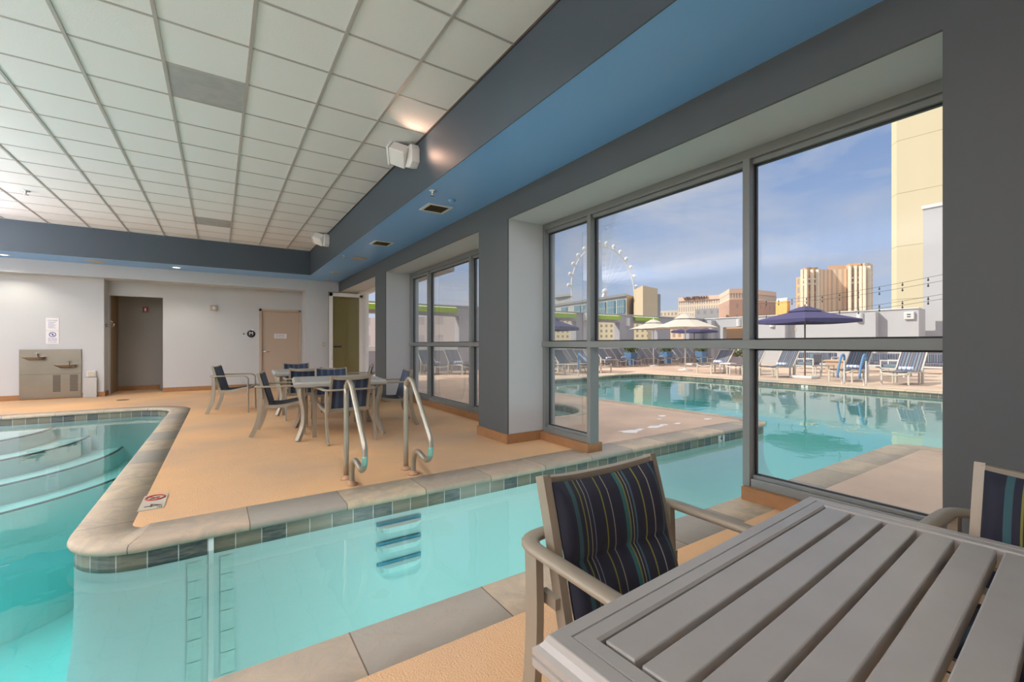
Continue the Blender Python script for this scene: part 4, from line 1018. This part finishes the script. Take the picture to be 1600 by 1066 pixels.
# ------------------------------------------------------------------ festoon lights
for i, (yl, yr, lab) in enumerate(((468, 426, 'uppermost string of bulbs crossing in front of the cream tower'), (472, 436.5, 'second string of bulbs from the top before the cream tower'), (490, 458, 'third string of bulbs from the top before the cream tower'), (493, 466, 'lowest string of bulbs before the cream tower'))):
    a, b = at(1171, yl + 3, 23.6), at(1520, yr - 6.5, 13.5)
    pts = [a.lerp(b, k / 24) - Vector((0, 0, .22 * math.sin(PI * k / 24))) for k in range(25)]
    t = tag(MB().tube(pts, .006, 5).build('string_light', M['black']), lab, 'string lights', 'festoon strings over the terrace')
    for k in range(1, 24, 2):
        c = pts[k]; bl = MB(); bl.lathe([(.012, 0), (.014, -.04), (.026, -.07), (.03, -.09), (.02, -.115), (.002, -.12)], c, 8); bl.build('bulb', M['grille'] if k % 4 else M['offwhite'], t)
for (px, d), lab in (((1171, 23.6), 'slim black pole holding the festoon strings behind the dark window post'), ((1520, 13.5), 'slim black pole holding the festoon strings behind the right pier')):
    p = at(px, HY, d); tag(MB().tube([(p.x, p.y, 0), (p.x, p.y, 4.2)], .035, 10).build('festoon_pole', M['black']), lab, 'pole')
# deck lid, paint flecks
tag(MB().box(6.55, 6.95, 1.05, 1.45, .001, .006).build('skimmer_lid', M['deck_out']), 'square lid set in the deck near the right pool corner', 'lid')
fk = MB()
for px, py, w in ((985, 674, .22), (1000, 671, .1), (1025, 667, .16), (1038, 664, .1), (1035, 650, .10), (1030, 655, .06), (1058, 662, .09), (1106, 655, .10)):
    p = ray(px, py); p = p * (CAMZ / -p.z); n = 11
    fk.prism([(p.x + w * R.uniform(.5, 1.2) * math.cos(2 * PI * k / n), p.y + .5 * w * R.uniform(.5, 1.2) * math.sin(2 * PI * k / n)) for k in range(n)], .0005, .002)
tag(fk.build('paint_flecks', M['paper']), 'worn white paint flecks on the shaded deck outside the window', 'paint', kind='stuff')

# ------------------------------------------------------------------ the city beyond
def facade_mat(name, wall, glassc, fx=.5, fy=.6, band=None, rough=.7):
    """windows on integer UV cells"""
    m = bpy.data.materials.new(name); nt, N, L = nodes_of(m)
    o = N.new('ShaderNodeOutputMaterial'); b = N.new('ShaderNodeBsdfPrincipled'); L.new(b.outputs[0], o.inputs[0]); b.inputs['Roughness'].default_value = rough
    uv = N.new('ShaderNodeUVMap'); sp = N.new('ShaderNodeSeparateXYZ'); L.new(uv.outputs[0], sp.inputs[0]); prod = None
    for ax, f in ((0, fx), (1, fy)):
        fr = N.new('ShaderNodeMath'); fr.operation = 'FRACT'; L.new(sp.outputs[ax], fr.inputs[0])
        ab = N.new('ShaderNodeMath'); ab.operation = 'COMPARE'; ab.inputs[1].default_value = .5; ab.inputs[2].default_value = f / 2; L.new(fr.outputs[0], ab.inputs[0])
        if prod is None: prod = ab
        else:
            ml = N.new('ShaderNodeMath'); ml.operation = 'MULTIPLY'; L.new(prod.outputs[0], ml.inputs[0]); L.new(ab.outputs[0], ml.inputs[1]); prod = ml
    mx = N.new('ShaderNodeMixRGB'); L.new(prod.outputs[0], mx.inputs[0]); mx.inputs['Color1'].default_value = (*wall, 1); mx.inputs['Color2'].default_value = (*glassc, 1)
    L.new(mx.outputs[0], b.inputs['Base Color']); return m
def block(name, pts, ytop, m, parent=None, back=25, uw=3, uh=3, z0=-25, top=None):
    """pts = [(px, depth)...] along the facade, left to right; ytop = pixel row of the roof at the first point"""
    P = [at(px, HY, d) for px, d in pts]; H = CAMZ + (HY - ytop) / FPX * pts[0][1]
    B = [p + (p - Vector((0, 0, CAMZ))).normalized() * back for p in P]
    loop = P + B[::-1]; mb = MB(); uv = []; u = 0; n = len(loop)
    for i in range(n):
        a, b = loop[i], loop[(i + 1) % n]; l = (b - a).length
        mb.quad((a.x, a.y, z0), (b.x, b.y, z0), (b.x, b.y, H), (a.x, a.y, H)); uv += [(u / uw, z0 / uh), ((u + l) / uw, z0 / uh), ((u + l) / uw, H / uh), (u / uw, H / uh)]; u += l
    mb.quad(*[(p.x, p.y, H) for p in loop]); uv += [(.0, .0)] * n
    o = mb.build(name, m, parent, uvs=uv); o['top'] = H; return o
def cornice(pts, ytop, h, out, m, parent, name='cornice', back=6):
    P = [at(px, HY, d - out) for px, d in pts]; H = CAMZ + (HY - ytop) / FPX * pts[0][1]
    B = [p + (p - Vector((0, 0, CAMZ))).normalized() * back for p in P]; lp = P + B[::-1]
    return MB().rings([[(p.x, p.y, H - h) for p in lp], [(p.x, p.y, H) for p in lp]]).build(name, m, parent)
bx('ground_city', mat('city_ground', (.38, .33, .28), .9), -400, 1500, -400, 1500, -26, -25)
# gray hotel with framed blue windows
hg = mat('warm_gray_panel', (.46, .46, .45), .6); hb = mat('blue_glass', (.10, .24, .32), .15, .2, noise=(.6, .5, (.20, .38, .46)))
b1 = thing('hotel_building', 'gray hotel with framed blue windows under the big white wheel', 'building')
ln_ = [(840, 205), (979, 150)]
block('wall', ln_, 480 - .0, hg, b1, 18)
dtop = lambda px: 205 + (150 - 205) * (px - 840) / 139
H1 = CAMZ + (HY - 480) / FPX * 205
def fpt(px, z, out=.3):
    # depth of the facade line along this pixel column
    A, B = at(840, HY, 205), at(979, HY, 150); r = ray(px, HY); r.z = 0
    d = (B - A); den = r.x * d.y - r.y * d.x; s = (A.x * d.y - A.y * d.x) / den; q = r * (s - out); return Vector((q.x, q.y, z))
for px0, px1 in ((859, 867), (877, 886), (897, 907), (910, 919), (923, 933), (936, 946), (949, 960.5), (964, 976)):
    for za, zb in ((H1 - 6.6, H1 - 1.9), (H1 - 11.5, H1 - 7.6)):
        a, b = fpt(px0, 0, .5), fpt(px1, 0, .5)
        w = MB().quad((a.x, a.y, za), (b.x, b.y, za), (b.x, b.y, zb), (a.x, a.y, zb)); mb = MB()
        mb.rings([[(a.x, a.y, za), (b.x, b.y, za), (b.x, b.y, zb), (a.x, a.y, zb)], [(q.x, q.y, z) for q, z in ((fpt(px0, 0, .05), za), (fpt(px1, 0, .05), za), (fpt(px1, 0, .05), zb), (fpt(px0, 0, .05), zb))]])
        wo = mb.build('window', hb, b1)
        fr = MB()
        for k in range(1, 4):
            p = a.lerp(b, k / 4); fr.box(p.x - .07, p.x + .07, p.y - .07, p.y + .07, za, zb)
        fr.bar((a.x, a.y, (za + zb) / 2), (b.x, b.y, (za + zb) / 2), .15, .15); fr.build('glazing_bar', hg, wo)
cornice(ln_, 480, .9, 1.2, mat('dark_gray_cornice', (.26, .26, .27), .6), b1)
block('penthouse', [(868, 192), (890, 184)], 462.5, hg, b1, 10); cornice([(866, 191), (892, 183)], 462, 1.0, .8, mat('gray_slab', (.36, .36, .36), .6), b1, 'penthouse_roof')
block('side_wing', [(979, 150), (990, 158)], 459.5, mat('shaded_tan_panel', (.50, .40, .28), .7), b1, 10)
b1b = b1
block('stair_block', [(990, 150), (1004.5, 138), (1027.5, 146)], 453.5 - .0, mat('tan_panel', (.66, .53, .36), .7), b1b, 14)
block('end_wall', [(1027, 147), (1032, 148)], 459.5, mat('slate_panel', (.28, .29, .32), .5), b1b, 12)
# big observation wheel
WD = 780; wc = at(945, 455.5, WD); a_ = math.radians(35)
vx = Vector((math.cos(YAW), -math.sin(YAW), 0)); vf = Vector((math.sin(YAW), math.cos(YAW), 0))
u_ = (vx * math.cos(a_) + vf * math.sin(a_)).normalized(); Rw = 70 / FPX * WD
whm = mat('white_steel', (.80, .80, .80), .5)
wh = thing('observation_wheel', 'huge white observation wheel rising behind the gray hotel', 'observation wheel')
wp = lambda ang, r: wc + u_ * (r * math.cos(ang)) + Vector((0, 0, r * math.sin(ang)))
MB().tube([wp(2 * PI * k / 96, Rw) for k in range(96)], 1.5, 8, closed=True, up=u_.cross(Vector((0, 0, 1)))).build('rim', whm, wh)
MB().sphere(wc, 5).build('hub', whm, wh)
for k in range(28):
    an = math.radians(93.5) + 2 * PI * (k + .5) / 28; c = wp(an, Rw + 6.2)
    cb = MB().sphere(c, 3.6).build('cabin', whm, wh); MB().bar(wp(an, Rw), wp(an, Rw + 3.5), 2.4, 2.4).build('bracket', whm, cb)
    MB().bar(wp(an, Rw), wc, .16, .16).build('spoke', whm, wh)
for s in (-1, 1): MB().bar(wc, wc + u_ * s * 45 + Vector((0, 0, -120)), 4, 4).build('leg', whm, wh)
# cream low block and the long cream resort with its sign
crm = facade_mat('cream_arched_facade', (.80, .68, .52), (.42, .36, .30), .45, .55)
b2 = tag(block('resort_wing', [(1031, 480), (1075, 466)], 486, crm, None, 20, 2.6 * 1.4, 5.2), 'low cream building with two rows of windows right of the tan block', 'building')
b3 = thing('resort_building', 'long cream resort facade lettered along its top edge', 'building')
cr3 = facade_mat('cream_resort_facade', (.82, .66, .50), (.40, .37, .36), .42, .72); br3 = facade_mat('brick_pink_facade', (.58, .36, .27), (.40, .30, .26), .25, .4)
block('wall', [(1060, 420), (1124, 395), (1139.5, 352), (1166, 350), (1213, 375)], 466, cr3, b3, 40, 2.1, 6.2)
cornice([(1060, 420), (1124, 395), (1139.5, 352), (1166, 350), (1213, 375)], 465.5, 3.6, 1.0, mat('peach_cornice', (.80, .58, .45), .7), b3)
block('brick_base', [(1122, 394), (1139.5, 349), (1166, 347), (1213, 372)], 476.5, br3, b3, 10, 7, 9)
block('gray_annex', [(1086, 360), (1123, 350)], 483, facade_mat('gray_annex_facade', (.42, .40, .40), (.32, .31, .33), .4, .5), b3, 12, 5, 6)
A, B = at(1060, HY, 420), at(1124, HY, 395); dr_ = (B - A).normalized(); ang = math.atan2(dr_.y, dr_.x)
H3 = CAMZ + (HY - 466) / FPX * 420
lc = A.lerp(B, .44) + Vector((dr_.y, -dr_.x, 0)) * 1.8
text(b3, 'VENETIAN', 4.6, (lc.x, lc.y, H3 - 1.4), (PI / 2, 0, ang), mat('brown_letter', (.16, .07, .05), .6), extrude=.5)
b4 = thing('yellow_building', 'small yellow block with a white top left of the orange tower', 'building')
block('wall', [(1212, 340), (1230, 330), (1234.5, 334)], 471.5, facade_mat('yellow_facade', (.80, .52, .16), (.70, .44, .16), .2, .9), b4, 10, 4, 30); block('roof_box', [(1213, 342), (1230, 333)], 467, M['paper'], b4, 8)
# orange and cream tower
tw = thing('resort_tower', 'tall orange and cream tower with vertical window bays', 'building')
tm = facade_mat('orange_cream_facade', (.82, .62, .42), (.60, .46, .36), .45, .86); tm2 = facade_mat('orange_facade', (.82, .46, .22), (.42, .33, .28), .5, .72)
block('wing', [(1244, 312), (1254, 304)], 434.5, tm2, tw, 30, 6, 6)
block('bay', [(1253, 303), (1260, 296), (1277, 296), (1279, 300)], 420.5, tm2, tw, 30, 3.9, 6)
block('centre', [(1278, 299), (1300, 301), (1323, 297)], 420.8, tm, tw, 30, 3.1, 60)
block('bay', [(1322, 300), (1327, 292), (1345, 289), (1347, 292)], 415.5, tm2, tw, 30, 4.0, 6)
block('end_bay', [(1345, 292), (1351, 286), (1358, 286), (1364, 292)], 413.5, tm, tw, 30, 3.6, 6)
block('roof_block', [(1294, 316), (1322, 312)], 415, M['stone'], tw, 20)
wl = mat('pale_band', (.86, .74, .58), .7)
for ptl, y in (([(1253, 303), (1260, 296), (1277, 296), (1279, 300), (1300, 306), (1323, 300), (1327, 292), (1345, 289), (1351, 286), (1364, 292)], 437.5), ([(1253, 303), (1260, 296), (1277, 296), (1279, 300), (1300, 306), (1323, 300), (1327, 292), (1345, 289), (1351, 286), (1364, 292)], 445)):
    cornice(ptl, y, 1.0, .8, wl, tw, 'band', 2)
for px, d in ((1253.5, 302), (1259.5, 295.5), (1269, 295.5), (1277.5, 295.5), (1328, 291.5), (1337, 290.3), (1345, 288.5), (1351, 285.5), (1358, 285.5)):
    p = at(px, HY, d - .6); MB().box(p.x - .8, p.x + .8, p.y - .8, p.y + .8, -25, CAMZ + (HY - (421.5 if px < 1300 else 416)) / FPX * d).build('pilaster', wl, tw)
# near cream tower at the right
ct = thing('cream_tower', 'plain cream tower rising past the window top at the right', 'building')
def jointed(name, col, line, step):
    m = mat(name, col, .8); nt = m.node_tree; N, L = nt.nodes, nt.links; b = next(n for n in N if n.type == 'BSDF_PRINCIPLED')
    tc = N.new('ShaderNodeTexCoord'); sp = N.new('ShaderNodeSeparateXYZ'); L.new(tc.outputs['Object'], sp.inputs[0])
    d = N.new('ShaderNodeMath'); d.operation = 'DIVIDE'; d.inputs[1].default_value = step; L.new(sp.outputs[2], d.inputs[0]); f = N.new('ShaderNodeMath'); f.operation = 'FRACT'; L.new(d.outputs[0], f.inputs[0])
    l = N.new('ShaderNodeMath'); l.operation = 'LESS_THAN'; l.inputs[1].default_value = .012; L.new(f.outputs[0], l.inputs[0])
    mx = N.new('ShaderNodeMixRGB'); L.new(l.outputs[0], mx.inputs[0]); mx.inputs['Color1'].default_value = (*col, 1); mx.inputs['Color2'].default_value = (*line, 1); L.new(mx.outputs[0], b.inputs['Base Color']); return m
block('wall', [(1393, 68), (1401, 66.5), (1600, 57)], 20, jointed('cream_render', (.72, .62, .42), (.45, .38, .24), 7.9), ct, 15)
# buildings glimpsed through the openings of the terrace wall
yb = tag(block('apartment_building', [(840, 118), (1012, 108)], 500, facade_mat('pale_yellow_facade', (.78, .68, .44), (.30, .29, .27), .42, .5), None, 12, 1.25, 1.3), 'pale yellow building with square windows seen through the terrace openings', 'building')
tag(block('apartment_building', [(560, 90), (716, 84)], 497, facade_mat('pale_pink_facade', (.66, .56, .52), (.52, .44, .42), .4, .5), None, 20, 4, 4), 'pale pink building seen through the opening under the farthest left awning', 'building')
tag(block('apartment_building', [(1040, 85), (1075, 82)], 505, facade_mat('peach_facade', (.80, .58, .40), (.45, .32, .24), .5, .7), None, 20, 1.1, 2.2), 'peach building seen under the half hidden navy parasol', 'building')
